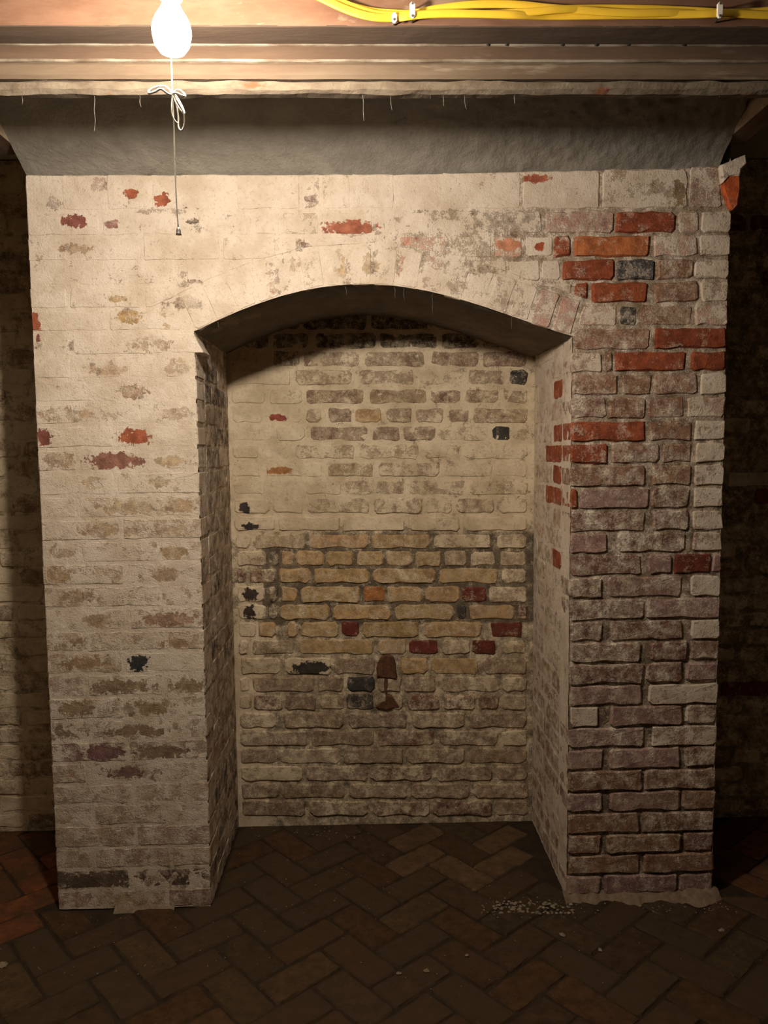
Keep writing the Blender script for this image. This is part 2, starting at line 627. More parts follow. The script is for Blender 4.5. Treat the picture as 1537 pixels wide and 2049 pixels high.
def herringbone():
    W, L = 0.105, 0.210
    th = math.radians(40.5)
    c, s = math.cos(th), math.sin(th)
    o0 = onZ(1023, 1946, 0)[:2]
    todo = []
    for i in range(-30, 31):
        for j in range(-30, 31):
            # herringbone unit: horizontal brick and vertical brick on a diagonal lattice
            bx, by = (i + j * 2) * W, (i - j * 2) * W
            bx, by = (i * 1 + j * 2) * W, (i * 1 - j * 2) * W
            for kind in (0, 1):
                if kind == 0:
                    x0, y0, x1, y1 = bx, by, bx + L, by + W
                else:
                    x0, y0, x1, y1 = bx - W + W, by + W, bx + W, by + W + L
                g = 0.0032
                q = [(x0 + g, y0 + g), (x1 - g, y0 + g), (x1 - g, y1 - g), (x0 + g, y1 - g)]
                P = [(o0[0] + c * a - s * b, o0[1] + s * a + c * b) for a, b in q]
                cx = sum(p[0] for p in P) / 4
                cy = sum(p[1] for p in P) / 4
                todo.append((cx, cy, P))
    return todo


def in_pier(x, y):
    return y > -0.03 and y < 0.6 and ((XL - 0.02 < x < JL + 0.02) or (JR - 0.02 < x < XR + 0.02))


floor_bricks = []
seen = set()
for cx, cy, P in herringbone():
    key = (round(cx, 3), round(cy, 3))
    if key in seen:
        continue
    seen.add(key)
    if cy < -1.12 or cy > 0.52 or cx < -1.75 or cx > 1.85 or (cy < -0.8 and abs(cx) > 1.1):
        continue
    inside = sum(in_pier(*p) for p in P)
    if inside == 4 or in_pier(cx, cy):
        continue
    # cut what runs under the piers and the wall
    poly = P if area(P) > 0 else P[::-1]
    poly = clip_poly(poly, (0, BACK - 0.004), (0, -1), 0)
    if inside:
        if cy <= -0.03:
            poly = clip_poly(poly, (0, -0.006), (0, -1), 0)
        elif cx < XL:
            poly = clip_poly(poly, (XL - 0.006, 0), (-1, 0), 0)
        elif cx > XR:
            poly = clip_poly(poly, (XR + 0.006, 0), (1, 0), 0)
        elif cx > JL and cx < JR:
            poly = clip_poly(clip_poly(poly, (JL + 0.006, 0), (1, 0), 0), (JR - 0.006, 0), (-1, 0), 0)
    if len(poly) < 3 or abs(area(poly)) < 0.0015:
        continue
    vx = (CAM[1] - cy)
    floor_bricks.append((math.hypot(cx, cy - CAM[1]), cx, cy, poly))
floor_bricks.sort(key=lambda t: t[0])
FLOORCOL = [(0.075, 0.036, 0.015), (0.066, 0.036, 0.016), (0.076, 0.038, 0.015), (0.062, 0.039, 0.018), (0.072, 0.044, 0.019)]
for d, cx, cy, poly in floor_bricks[:300]:
    cc = random.choice(FLOORCOL)
    if cx < XL and cy > -0.12:
        cc = (0.20, 0.062, 0.020)
    elif cx > XR and cy > -0.2:
        cc = (0.16, 0.062, 0.022)
    if 0.12 < cx < 0.46 and 0.10 < cy < 0.40 and random.random() < 0.75:
        cc = (0.125, 0.076, 0.038)
    brick(poly, 'floor', floor, mat=M_FLOORBRICK, color=cc, cov=random.random(), proud=random.uniform(-0.0015, 0.002), thick=0.02,
          bev=0.0045, jit=0.0016, corner=0.006, tilt=0.02)

# ---- back wall (niche back and the recesses on both sides)
def wall_grid(name, x0, x1, z0, z1, step, covf, darkf, mat, parent, recess, Y=BACK, relief=0.0015):
    nu, nv = max(2, int((x1 - x0) / step)), max(2, int((z1 - z0) / step))
    X, Z = np.meshgrid(np.linspace(x0, x1, nu), np.linspace(z0, z1, nv), indexing='ij')
    Yy = Y + recess(X, Z) + relief * 2 * fbm(X, 0, Z, 45, 3, 3)
    o = obj(name, np.stack([X, Yy, Z], -1).reshape(-1, 3), grid_faces(nu, nv), mat, parent, True)
    add_cov(o, covf(X, Z).ravel(), darkf(X, Z).ravel())
    return o


wall_back = empty('wall_back', (0, BACK, 0))
tag(wall_back, 'limewashed brick cellar wall behind the chimney base', None, kind='structure')


def niche_rows():
    T = [  # y0, y1, bricks (photo measures on the wall at the niche's back)
        (596, 622, [(560, 690, 's'), (700, 820, 's'), (830, 950, 's')]),  # top three courses: the arch's shadow is put into the dark brick colour
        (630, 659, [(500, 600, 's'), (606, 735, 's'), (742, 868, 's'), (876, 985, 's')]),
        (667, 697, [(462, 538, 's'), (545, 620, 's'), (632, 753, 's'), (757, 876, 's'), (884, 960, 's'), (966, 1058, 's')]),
        (703, 734, [(462, 538, 'h'), (545, 600, 's'), (604, 722, 'u'), (727, 850, 'u'), (862, 960, 'u'), (965, 1056, 'u')]),
        (740, 770, [(462, 582, 'w'), (590, 705, 'h'), (715, 830, 'u'), (838, 928, 'h'), (936, 1012, 'u'), (1019, 1056, 'k')]),
        (779, 808, [(462, 532, 'w'), (540, 605, 't'), (612, 730, 'u'), (737, 855, 'u'), (862, 922, 'd'), (930, 998, 'u'), (1005, 1056, 'u')]),
        (817, 846, [(464, 528, 'w'), (535, 578, 'w'), (584, 604, 'w'), (612, 643, 'u'), (656, 705, 'u'), (711, 763, 'y'), (772, 825, 'u'), (832, 888, 'u'), (896, 940, 'u'), (947, 1056, 'u')]),
        (853, 882, [(464, 545, 'w'), (552, 612, 't'), (619, 737, 'u'), (745, 800, 'u'), (806, 872, 'u'), (880, 978, 'h'), (985, 1022, 'k'), (1027, 1056, 'h')]),
        (890, 918, [(465, 517, 'w'), (525, 580, 't'), (590, 710, 'h'), (720, 840, 'h'), (850, 920, 'h'), (928, 1056, 't')]),
        (926, 953, [(465, 525, 'w'), (531, 645, 'w'), (655, 748, 'h'), (756, 880, 'h'), (888, 985, 't'), (992, 1056, 'w')]),
        (962, 990, [(466, 532, 'w'), (538, 605, 't'), (612, 684, 't'), (690, 808, 'h'), (818, 932, 'h'), (940, 1056, 'h')]),
        (997, 1027, [(467, 540, 'c'), (546, 608, 't'), (615, 740, 'h'), (748, 845, 'h'), (852, 905, 't'), (911, 990, 'h'), (997, 1056, 't')]),
        (1034, 1062, [(468, 550, 'w'), (557, 680, 'w'), (688, 810, 'w'), (818, 920, 'f'), (928, 1055, 'f')]),
        (1070, 1097, [(470, 502, 'c'), (510, 610, 'h'), (618, 738, 'y'), (744, 860, 'y'), (868, 983, 'h'), (995, 1054, 'h')]),
        (1103, 1133, [(472, 532, 'c'), (538, 558, 's'), (563, 589, 'y'), (593, 647, 'y'), (653, 707, 'y'), (713, 767, 'y'), (773, 825, 'y'), (832, 883, 'y'), (890, 934, 'h'), (942, 992, 'h'), (1000, 1054, 'h')]),
        (1138, 1167, [(472, 492, 'd'), (498, 552, 'd'), (558, 622, 'y'), (628, 740, 'y'), (748, 872, 'y'), (879, 998, 'y'), (1006, 1054, 'h')]),
        (1174, 1205, [(474, 530, 'c'), (538, 557, 's'), (562, 595, 'y'), (602, 720, 'y'), (727, 771, 'q'), (775, 845, 'y'), (852, 920, 'y'), (924, 975, 'n'), (980, 1054, 'h')]),
        (1210, 1240, [(475, 531, 'c'), (537, 555, 's'), (560, 660, 'y'), (667, 783, 'y'), (791, 908, 'y'), (915, 935, 'k'), (939, 1030, 'y'), (1036, 1054, 'd')]),
        (1245, 1275, [(477, 513, 'c'), (518, 552, 'y'), (575, 595, 'y'), (602, 678, 'y'), (684, 719, 'n'), (724, 838, 'y'), (850, 965, 'y'), (982, 1046, 'n')]),
        (1281, 1309, [(478, 496, 'c'), (504, 590, 'u'), (598, 748, 'y'), (756, 814, 'y'), (820, 877, 'n'), (884, 940, 'h'), (945, 992, 'n'), (1008, 1054, 'h')]),
        (1317, 1349, [(480, 562, 'h'), (570, 662, 's'), (668, 752, 'u'), (800, 856, 'y'), (862, 958, 'y'), (966, 1054, 'u')]),
        (1355, 1384, [(480, 498, 'c'), (505, 628, 'u'), (635, 688, 'u'), (694, 750, 'k'), (757, 802, 'u'), (808, 872, 'u'), (880, 1000, 'h'), (1006, 1054, 'h')]),
        (1391, 1420, [(480, 503, 'c'), (508, 565, 'd'), (571, 633, 'u'), (640, 688, 'u'), (694, 748, 'k'), (755, 808, 'u'), (815, 880, 'd'), (888, 950, 'd'), (957, 998, 'd'), (1005, 1054, 'h')]),
        (1427, 1456, [(480, 553, 'h'), (568, 688, 'u'), (697, 815, 'u'), (824, 930, 'u'), (938, 1054, 'u')]),
        (1463, 1492, [(481, 615, 'u'), (622, 748, 'u'), (756, 870, 'd'), (878, 998, 'u'), (1005, 1055, 'h')]),
        (1499, 1527, [(482, 552, 'u'), (560, 680, 'h'), (688, 808, 'u'), (816, 930, 'u'), (938, 1055, 'u')]),
        (1534, 1562, [(482, 605, 'h'), (612, 735, 'u'), (743, 865, 'd'), (873, 985, 'u'), (993, 1056, 'u')]),
        (1569, 1597, [(483, 560, 'u'), (568, 690, 'u'), (698, 815, 'u'), (823, 940, 'u'), (948, 1057, 'u')]),
        (1604, 1632, [(484, 610, 'u'), (618, 738, 'u'), (746, 860, 'd'), (868, 985, 'd'), (993, 1058, 'u')]),
    ]
    for y0, y1, bs in T:
        for x0, x1, code in bs:
            ym = (y0 + y1) / 2
            sl = -0.0096                       # the camera's roll on a level course
            P = []
            for x, y in ((x0, y1), (x1, y1), (x1, y0), (x0, y0)):
                q = onY(x, y + (sl + 0.0) * 0 + 0.0, BACK)
                P.append((q[0], q[2]))
            zc = (P[0][1] + P[2][1]) / 2
            xm = (x0 + x1) / 2
            worn = 1090 < ym < 1270
            cov = PAL[code][1] + random.uniform(-0.10, 0.10)
            if code in 'hut' and xm < 700 and ym < 1080:
                cov += 0.22 * (700 - xm) / 240
            yield P, code, cov, worn


for P, code, cov, worn in niche_rows():
    P = [(min(JR - 0.002, max(JL + 0.004, a)), b) for a, b in P]
    brick(P, 'back', wall_back, code, mat=M_BACKBRICK, cov=cov, proud=random.uniform(-0.001, 0.003), thick=0.03,
          bev=0.006 if worn else 0.005, jit=0.0028, corner=0.009)


def niche_cov(X, Z):
    zc = onY(760, 1065, BACK)[2]
    up = 1 / (1 + np.exp(-(Z - zc - 0.03 * fbm(X, 0, Z, 8, 2, 5)) / 0.015))
    left = np.clip((0.1 - X) / 0.6, 0, 1)
    low = np.where(Z < 0.75, 0.42, 0.10)
    c = up * (0.80 + 0.22 * left) + (1 - up) * low
    c += 0.45 * (1 - up) * (X < -0.38)
    return np.clip(c, 0, 1)


def niche_dark(X, Z):
    z1, z0 = onY(760, 1065, BACK)[2], onY(760, 1250, BACK)[2]
    return np.where((Z < z1) & (Z > z0), 0.55, 0.15)


wall_grid('mortar', JL - 0.03, JR + 0.03, -0.01, 1.90, 0.010, niche_cov, niche_dark, M_BACKMORTAR, wall_back,
          lambda X, Z: np.where(Z > 1.18, 0.0015, 0.005) + 0 * X)

# recess walls left and right of the chimney base
ROWH = 0.0645


def side_recess(x0, x1, sgn, codes):
    for k in range(36):
        z0 = 0.01 + k * ROWH
        if z0 + ROWH > 2.36:
            break
        x = x0 if sgn > 0 else x1
        first = True
        while (x < x1) if sgn > 0 else (x > x0):
            L = 0.205 if (k % 6) != 3 else 0.10
            if first:
                L *= (0.5 if k % 2 else 1.0)
                first = False
            L *= random.uniform(0.94, 1.05)
            a, b = (x, min(x + L, x1)) if sgn > 0 else (max(x - L, x0), x)
            x = x + sgn * (L + 0.011)
            if b - a < 0.03:
                continue
            code = random.choice(codes)
            P = [(a, z0), (b, z0 + random.uniform(-.002, .002)), (b, z0 + ROWH - 0.011), (a, z0 + ROWH - 0.011)]
            brick(P, 'back', wall_back, code, mat=M_BACKBRICK, proud=random.uniform(-0.002, 0.003), thick=0.03, bev=0.006,
                  jit=0.003, corner=0.01, cov=PAL[code][1] + random.uniform(-.12, .12))


side_recess(-1.47, XL - 0.10, -1, 'wwtthhu')
side_recess(XR + 0.13, 1.60, 1, 'uudddhn')
for nm, a, b, cv in (('mortar', -2.6, XL + 0.05, 0.62), ('mortar', XR - 0.05, 3.0, 0.25)):
    wall_grid(nm, a, b, -0.01, 2.38, 0.02, lambda X, Z, cv=cv: np.clip(cv + 0.25 * fbm(X, 0, Z, 6, 2, 9), 0, 1),
              lambda X, Z: 0.35 + 0 * X, M_BACKMORTAR, wall_back, lambda X, Z: 0.004 + 0 * X)

# ---- the rest of the cellar
for nm, v in (('wall_left', [(-2.6, -4.2, -0.01), (-2.6, 0.55, -0.01), (-2.6, 0.55, 2.4), (-2.6, -4.2, 2.4)]),
              ('wall_right', [(3.0, 0.55, -0.01), (3.0, -4.2, -0.01), (3.0, -4.2, 2.4), (3.0, 0.55, 2.4)]),
              ('wall_rear', [(3.0, -4.2, -0.01), (-2.6, -4.2, -0.01), (-2.6, -4.2, 2.4), (3.0, -4.2, 2.4)])):
    tag(obj(nm, v, [(0, 1, 2, 3)], M_ROOMWALL), 'plain limewashed cellar wall, %s side' % nm.split('_')[1], None, kind='structure')
ceil = obj('ceiling', [(-2.6, -4.2, 2.271), (3.0, -4.2, 2.271), (3.0, -0.651, 2.271), (-2.6, -0.651, 2.271),
                       (-2.6, -0.5, 2.385), (3.0, -0.5, 2.385), (3.0, 0.62, 2.385), (-2.6, 0.62, 2.385)],
           [(3, 2, 1, 0), (7, 6, 5, 4)], M_CEIL)
tag(ceil, 'pale board ceiling of the cellar above the beam', None, kind='structure')

# ================================================================== CHIMNEY BASE
chimney = empty('chimney_base', (0.05, 0.25, 0.0))
tag(chimney, 'limewashed brick chimney base with an arched niche, paint flaking to red brick at right', 'chimney')

LROW = [448, 500, 550, 597, 642, 688, 736, 783, 829, 874, 922, 969, 1017, 1061, 1106, 1151, 1195, 1241, 1286, 1327, 1374, 1419, 1464,
        1506, 1550, 1591, 1632, 1676, 1721, 1762, 1803]
RROW = [443, 492, 538, 583, 628, 678, 722, 766, 815, 862, 905, 949, 995, 1040, 1084, 1127, 1172, 1217, 1260, 1301, 1344, 1387, 1429,
        1471, 1514, 1557, 1601, 1642, 1686, 1723, 1767]
ZL = np.array([onY(110, y, 0)[2] for y in LROW])
ZR = np.array([onY(1430, y, 0)[2] for y in RROW])
XA, XB = -0.90, 1.0
NROW = len(LROW)


def row_z(k, x):
    t = np.clip((x - XA) / (XB - XA), 0, 1)
    return ZL[k] * (1 - t) + ZR[k] * t


def row_edges(k, x):
    zc = row_z(k, x)
    up = row_z(k - 1, x) if k > 0 else zc + 0.066
    dn = row_z(k + 1, x) if k < NROW - 1 else zc - 0.060
    return max(0.004, (zc + dn) / 2 + 0.0045), (zc + up) / 2 - 0.0045


def row_poly(k, x0, x1):
    a0, a1 = row_edges(k, x0)
    b0, b1 = row_edges(k, x1)
    return [(x0, a0), (x1, b0), (x1, b1), (x0, a1)]


RTAB = [  # right pier: photo x-ranges of the bricks, row by row
    [(1090, 1230, 'p'), (1234, 1352, 'r'), (1357, 1400, 'p'), (1404, 1463, 'c')],
    [(1050, 1106, 'p'), (1110, 1143, 'r'), (1148, 1301, 'o'), (1308, 1396, 'p'), (1401, 1463, 'c')],
    [(1085, 1121, 'f'), (1125, 1230, 'r'), (1236, 1310, 'k'), (1314, 1386, 'b'), (1392, 1462, 'c')],
    [(1150, 1176, 'r'), (1186, 1297, 'r'), (1310, 1398, 'b'), (1404, 1461, 'c')],
    [(1150, 1236, 'p'), (1241, 1274, 'k'), (1279, 1385, 'b'), (1391, 1460, 'p')],
    [(1150, 1300, 'b'), (1311, 1458, 'r')],
    [(1144, 1204, 'c'), (1208, 1226, 'b'), (1231, 1373, 'r'), (1384, 1456, 'r')],
    [(1146, 1238, 'b'), (1244, 1304, 'b'), (1310, 1396, 'b'), (1402, 1456, 'c')],
    [(1144, 1214, 'd'), (1220, 1292, 'b'), (1297, 1370, 'b'), (1376, 1455, 'p')],
    [(1133, 1294, 'r'), (1300, 1384, 'b'), (1391, 1454, 'c')],
    [(1136, 1216, 'r'), (1224, 1320, 'b'), (1326, 1386, 'd'), (1392, 1453, 'c')],
    [(1140, 1292, 'b'), (1305, 1384, 'b'), (1390, 1452, 'c')],
    [(1134, 1156, 'r'), (1161, 1300, 'm'), (1306, 1380, 'd'), (1389, 1452, 'c')],
    [(1140, 1292, 'd'), (1306, 1380, 'd'), (1388, 1451, 'c')],
    [(1140, 1216, 'm'), (1235, 1371, 'd'), (1388, 1451, 'c')],
    [(1140, 1285, 'd'), (1298, 1346, 'm'), (1350, 1424, 'n'), (1428, 1450, 'm')],
    [(1140, 1206, 'd'), (1217, 1366, 'm'), (1384, 1449, 'c')],
    [(1136, 1290, 'd'), (1297, 1448, 'm')],
    [(1142, 1206, 'd'), (1223, 1367, 'd'), (1384, 1447, 'c')],
    [(1142, 1284, 'd'), (1304, 1377, 'd'), (1384, 1446, 'd')],
    [(1140, 1288, 'd'), (1295, 1366, 'd'), (1374, 1445, 'm')],
    [(1140, 1285, 'm'), (1300, 1444, 'c')],
    [(1142, 1198, 'c'), (1222, 1366, 'm'), (1374, 1443, 'd')],
    [(1135, 1292, 'm'), (1305, 1441, 'c')],
    [(1137, 1206, 'm'), (1220, 1363, 'm'), (1371, 1440, 'd')],
    [(1137, 1285, 'b'), (1291, 1438, 'b')],
    [(1137, 1205, 'm'), (1222, 1361, 'm'), (1366, 1437, 'b')],
    [(1137, 1281, 'b'), (1286, 1435, 'd')],
    [(1139, 1202, 'b'), (1215, 1364, 'b'), (1370, 1434, 'd')],
    [(1139, 1281, 'b'), (1290, 1432, 'b')],
    [(1135, 1202, 'm'), (1211, 1356, 'm'), (1361, 1430, 'm')],
]
TOPTAB = {  # the courses over the arch, left of the right pier's table
    0: [(566, 636, 't'), (642, 746, 'p'), (751, 786, 'p'), (792, 950, 'f'), (957, 1084, 'g')],
    1: [(800, 892, 'g'), (898, 984, 'g'), (990, 1045, 'p')],
    2: [(1020, 1080, 'f')],
}


def ring_clip(poly, gap=0.112):
    c = np.mean(poly, axis=0)
    i = int(np.argmin((_ax - c[0]) ** 2 + (_az - c[1]) ** 2))
    q, t, nrm = arch_at(_as[i])
    if 0 < i < len(_ax) - 1:
        if (c - q) @ nrm > 0.3:
            return poly
        return clip_poly(poly, q, nrm, gap)
    tout = -t if i == 0 else t
    if (c - q) @ tout < 0:
        return clip_poly(poly, q, nrm, gap)
    best = None
    for cand in (clip_poly(poly, q, tout, 0.006), clip_poly(poly, q, nrm, gap)):
        if len(cand) >= 3 and (best is None or abs(area(cand)) > abs(area(best))):
            best = cand
    return best or []


def face_brick(poly, code, cov=None, **k):
    poly = [(min(XR, max(XL, a)), b) for a, b in poly]
    xm = sum(p[0] for p in poly) / len(poly)
    right = 1 / (1 + math.exp(-(xm - 0.45) / 0.08))
    if cov is None:
        cov = PAL[code][1] + random.uniform(-.09, .09)
    bev = 0.0030 + 0.0020 * right
    if code in 'cf':
        bev = 0.003
    if code in 'ro':
        bev = 0.0065
        k.setdefault('proud', 0.003)
    pr = k.pop('proud', random.uniform(-0.0008, 0.0012) * (1 + 1.5 * right))
    return brick(poly, 'front', chimney, code, cov=cov, bev=bev, jit=0.0018 + 0.0012 * right, corner=0.0035 + 0.002 * right,
                 proud=pr, **k)


for k in range(NROW):
    # right pier (and the right shoulder of the arch)
    for x0, x1, code in RTAB[k]:
        a, b = onY(x0, RROW[k], 0)[0], onY(x1, RROW[k], 0)[0]
        poly = row_poly(k, a, b)
        if k <= 6:
            poly = ring_clip(poly)
        elif a < JR:
            poly = [(max(p[0], JR), p[1]) for p in poly]
        if len(poly) >= 3 and abs(area(poly)) > 0.0006:
            face_brick(poly, code)
    # left pier and the courses over the arch
    xe = onY(RTAB[k][0][0], RROW[k], 0)[0] - 0.010
    if k in TOPTAB:
        for x0, x1, code in TOPTAB[k]:
            a, b = onY(x0, 450, 0)[0], onY(x1, 450, 0)[0]
            poly = ring_clip(row_poly(k, a, b))
            if len(poly) >= 3 and abs(area(poly)) > 0.001:
                face_brick(poly, code)
        xe = onY(TOPTAB[k][0][0], 450, 0)[0] - 0.010
    zc = row_z(k, -0.7)
    if zc < arch_z(JL) - 0.035:
        xe = JL
        w = JL - XL
        fr = [0, 0.5 + random.uniform(-.03, .03), 1] if k % 2 else [0, 0.24 + random.uniform(-.02, .02), 0.74 + random.uniform(-.03, .03), 1]
        cuts = [XL + w * f for f in fr]
    else:
        cuts = [XL]
        first = True
        while cuts[-1] < xe - 0.02:
            L = 0.216 * random.uniform(0.95, 1.05)
            if first and k % 2:
                L *= 0.5
            first = False
            cuts.append(cuts[-1] + L)
        cuts[-1] = xe
        if len(cuts) > 2 and cuts[-1] - cuts[-2] < 0.05:
            cuts.pop(-2)
    for i in range(len(cuts) - 1):
        a = cuts[i] + (0.005 if i else 0)
        b = cuts[i + 1] - (0.005 if i < len(cuts) - 2 else 0)
        if b - a < 0.02:
            continue
        poly = row_poly(k, a, b)
        if zc > arch_z(JL) - 0.035:
            poly = ring_clip(poly)
        if len(poly) < 3 or abs(area(poly)) < 0.0012:
            continue
        xm = (a + b) / 2
        low = max(0.0, min(1.0, (1.15 - zc) / 1.1))
        code = random.choice('wwwwf' if low < 0.15 else 'wwft')
        cov = float(np.interp(zc, [0.0, 0.25, 0.6, 0.95, 1.25, 1.5, 2.1], [0.46, 0.50, 0.55, 0.63, 0.70, 0.80, 0.92])) + random.uniform(-0.12, 0.08)
        if xm > 0.0 and zc > 1.7:
            cov -= 0.22
        if zc < 0.13:
            cov -= 0.12
        face_brick(poly, code, cov)

# top course: tall bricks set on edge
TOPC = [(48, 120, 'w'), (124, 210, 'w'), (214, 300, 'f'), (304, 356, 'f'), (360, 470, 'w'), (474, 600, 'w'), (606, 640, 't'), (645, 700, 'w'),
        (704, 788, 'w'), (793, 878, 'w'), (884, 1042, 'f'), (1047, 1200, 'f'), (1205, 1376, 'f'), (1381, 1443, 'c')]
for x0, x1, code in TOPC:
    a, b = onY(x0, 385, 0)[0], onY(x1, 385, 0)[0]
    za = row_edges(0, a)[1] + 0.010
    zb = row_edges(0, b)[1] + 0.010
    up = 0.020 * max(0.0, min(1.0, (a - 0.1) / 0.9))
    face_brick([(a, za), (b, zb), (b, ZTOP + up), (a, ZTOP + up)], code, PAL[code][1] - (0.20 if x0 > 850 else (0.06 if x0 > 560 else 0)) + random.uniform(-.05, .05))

# the loose corner brick that sticks out under the joist, half limewashed
body = None
for part, poly, code in (('corner_brick', [(1447, 346), (1448, 370), (1451, 388), (1457, 404), (1463, 416), (1470, 420), (1477, 415), (1481, 400), (1483, 380), (1482, 346)], 'o'),
                         ('limewash_cap', [(1445, 368), (1451, 356), (1482, 352), (1486, 336), (1495, 326), (1493, 308), (1470, 318), (1440, 331)], 'c')):
    P = [tuple(onY(x, y, -0.012)[[0, 2]]) for x, y in poly]
    o = brick(P, 'front', chimney if body is None else body, code, part, proud=0.010 + (0.004 if body else 0), thick=0.09, bev=0.006, jit=0.0008,
              corner=0.003, cov=0.9 if code == 'c' else 0.0, color=(0.50, 0.115, 0.035) if code == 'o' else None)
    body = body or o

# arch ring of bricks on edge
NV = 17
VC = ['w', 'w', 'w', 'w', 't', 't', 'f', 't', 't', 'w', 'p', 'f', 'w', 'f', 'f', 'p', 'p']
for i in range(NV):
    s0, s1 = _as[-1] * i / NV + 0.0045, _as[-1] * (i + 1) / NV - 0.0045
    q0, t0, n0 = arch_at(s0)
    q1, t1, n1 = arch_at(s1)
    poly = [q0, q1, q1 + n1 * 0.104, q0 + n0 * 0.104]
    code = VC[i]
    brick([tuple(p) for p in poly], 'front', chimney, code, 'voussoir', cov=min(0.94, PAL[code][1] + (0.10 if code in 'tp' else -0.03)) - (0.16 if i > 10 else 0), bev=0.004,
          jit=0.0014, corner=0.005, thick=0.10, proud=random.uniform(-0.0005, 0.001))

# jamb bricks inside the niche
JRED = {(9, 0): 'r', (10, 0): 'r', (11, 0): 'r', (12, 0): 'r', (15, 0): 'r', (7, 0): 'r'}
for side in ('l', 'r'):
    for k in range(NROW):
        xx = JL if side == 'l' else JR
        z0, z1 = row_edges(k, xx)
        z1 = min(z1, float(arch_z(xx)) - 0.001)
        if z1 - z0 < 0.02:
            continue
        cuts = [0.103, 0.215, 0.43, 0.497] if k % 2 else [0.103, 0.32, 0.497]
        for i in range(len(cuts) - 1):
            code = random.choice('hhut' if side == 'l' else 'tfhp')
            cov = PAL[code][1] + random.uniform(-.08, .08) + 0.12
            if side == 'l':
                code, cov = random.choice('ggus'), random.uniform(0.34, 0.55)
            elif k > 9:
                code, cov = random.choice('uhhp'), random.uniform(0.42, 0.66)
            if side == 'r' and (k, i) in JRED:
                code, cov = 'r', 0.03
            if side == 'r' and k > 20:
                code, cov = random.choice('uhb'), random.uniform(0.32, 0.55)
            a, b = cuts[i] + 0.004, cuts[i + 1] - 0.004
            brick([(a, z0), (b, z0), (b, z1), (a, z1)], 'jamb_' + side, chimney, code, 'jamb_brick', cov=cov, proud=random.uniform(-0.0006, 0.0008) * (1 if side == 'l' else 1.6),
                  thick=0.04, bev=0.003, jit=0.0025, corner=0.008)

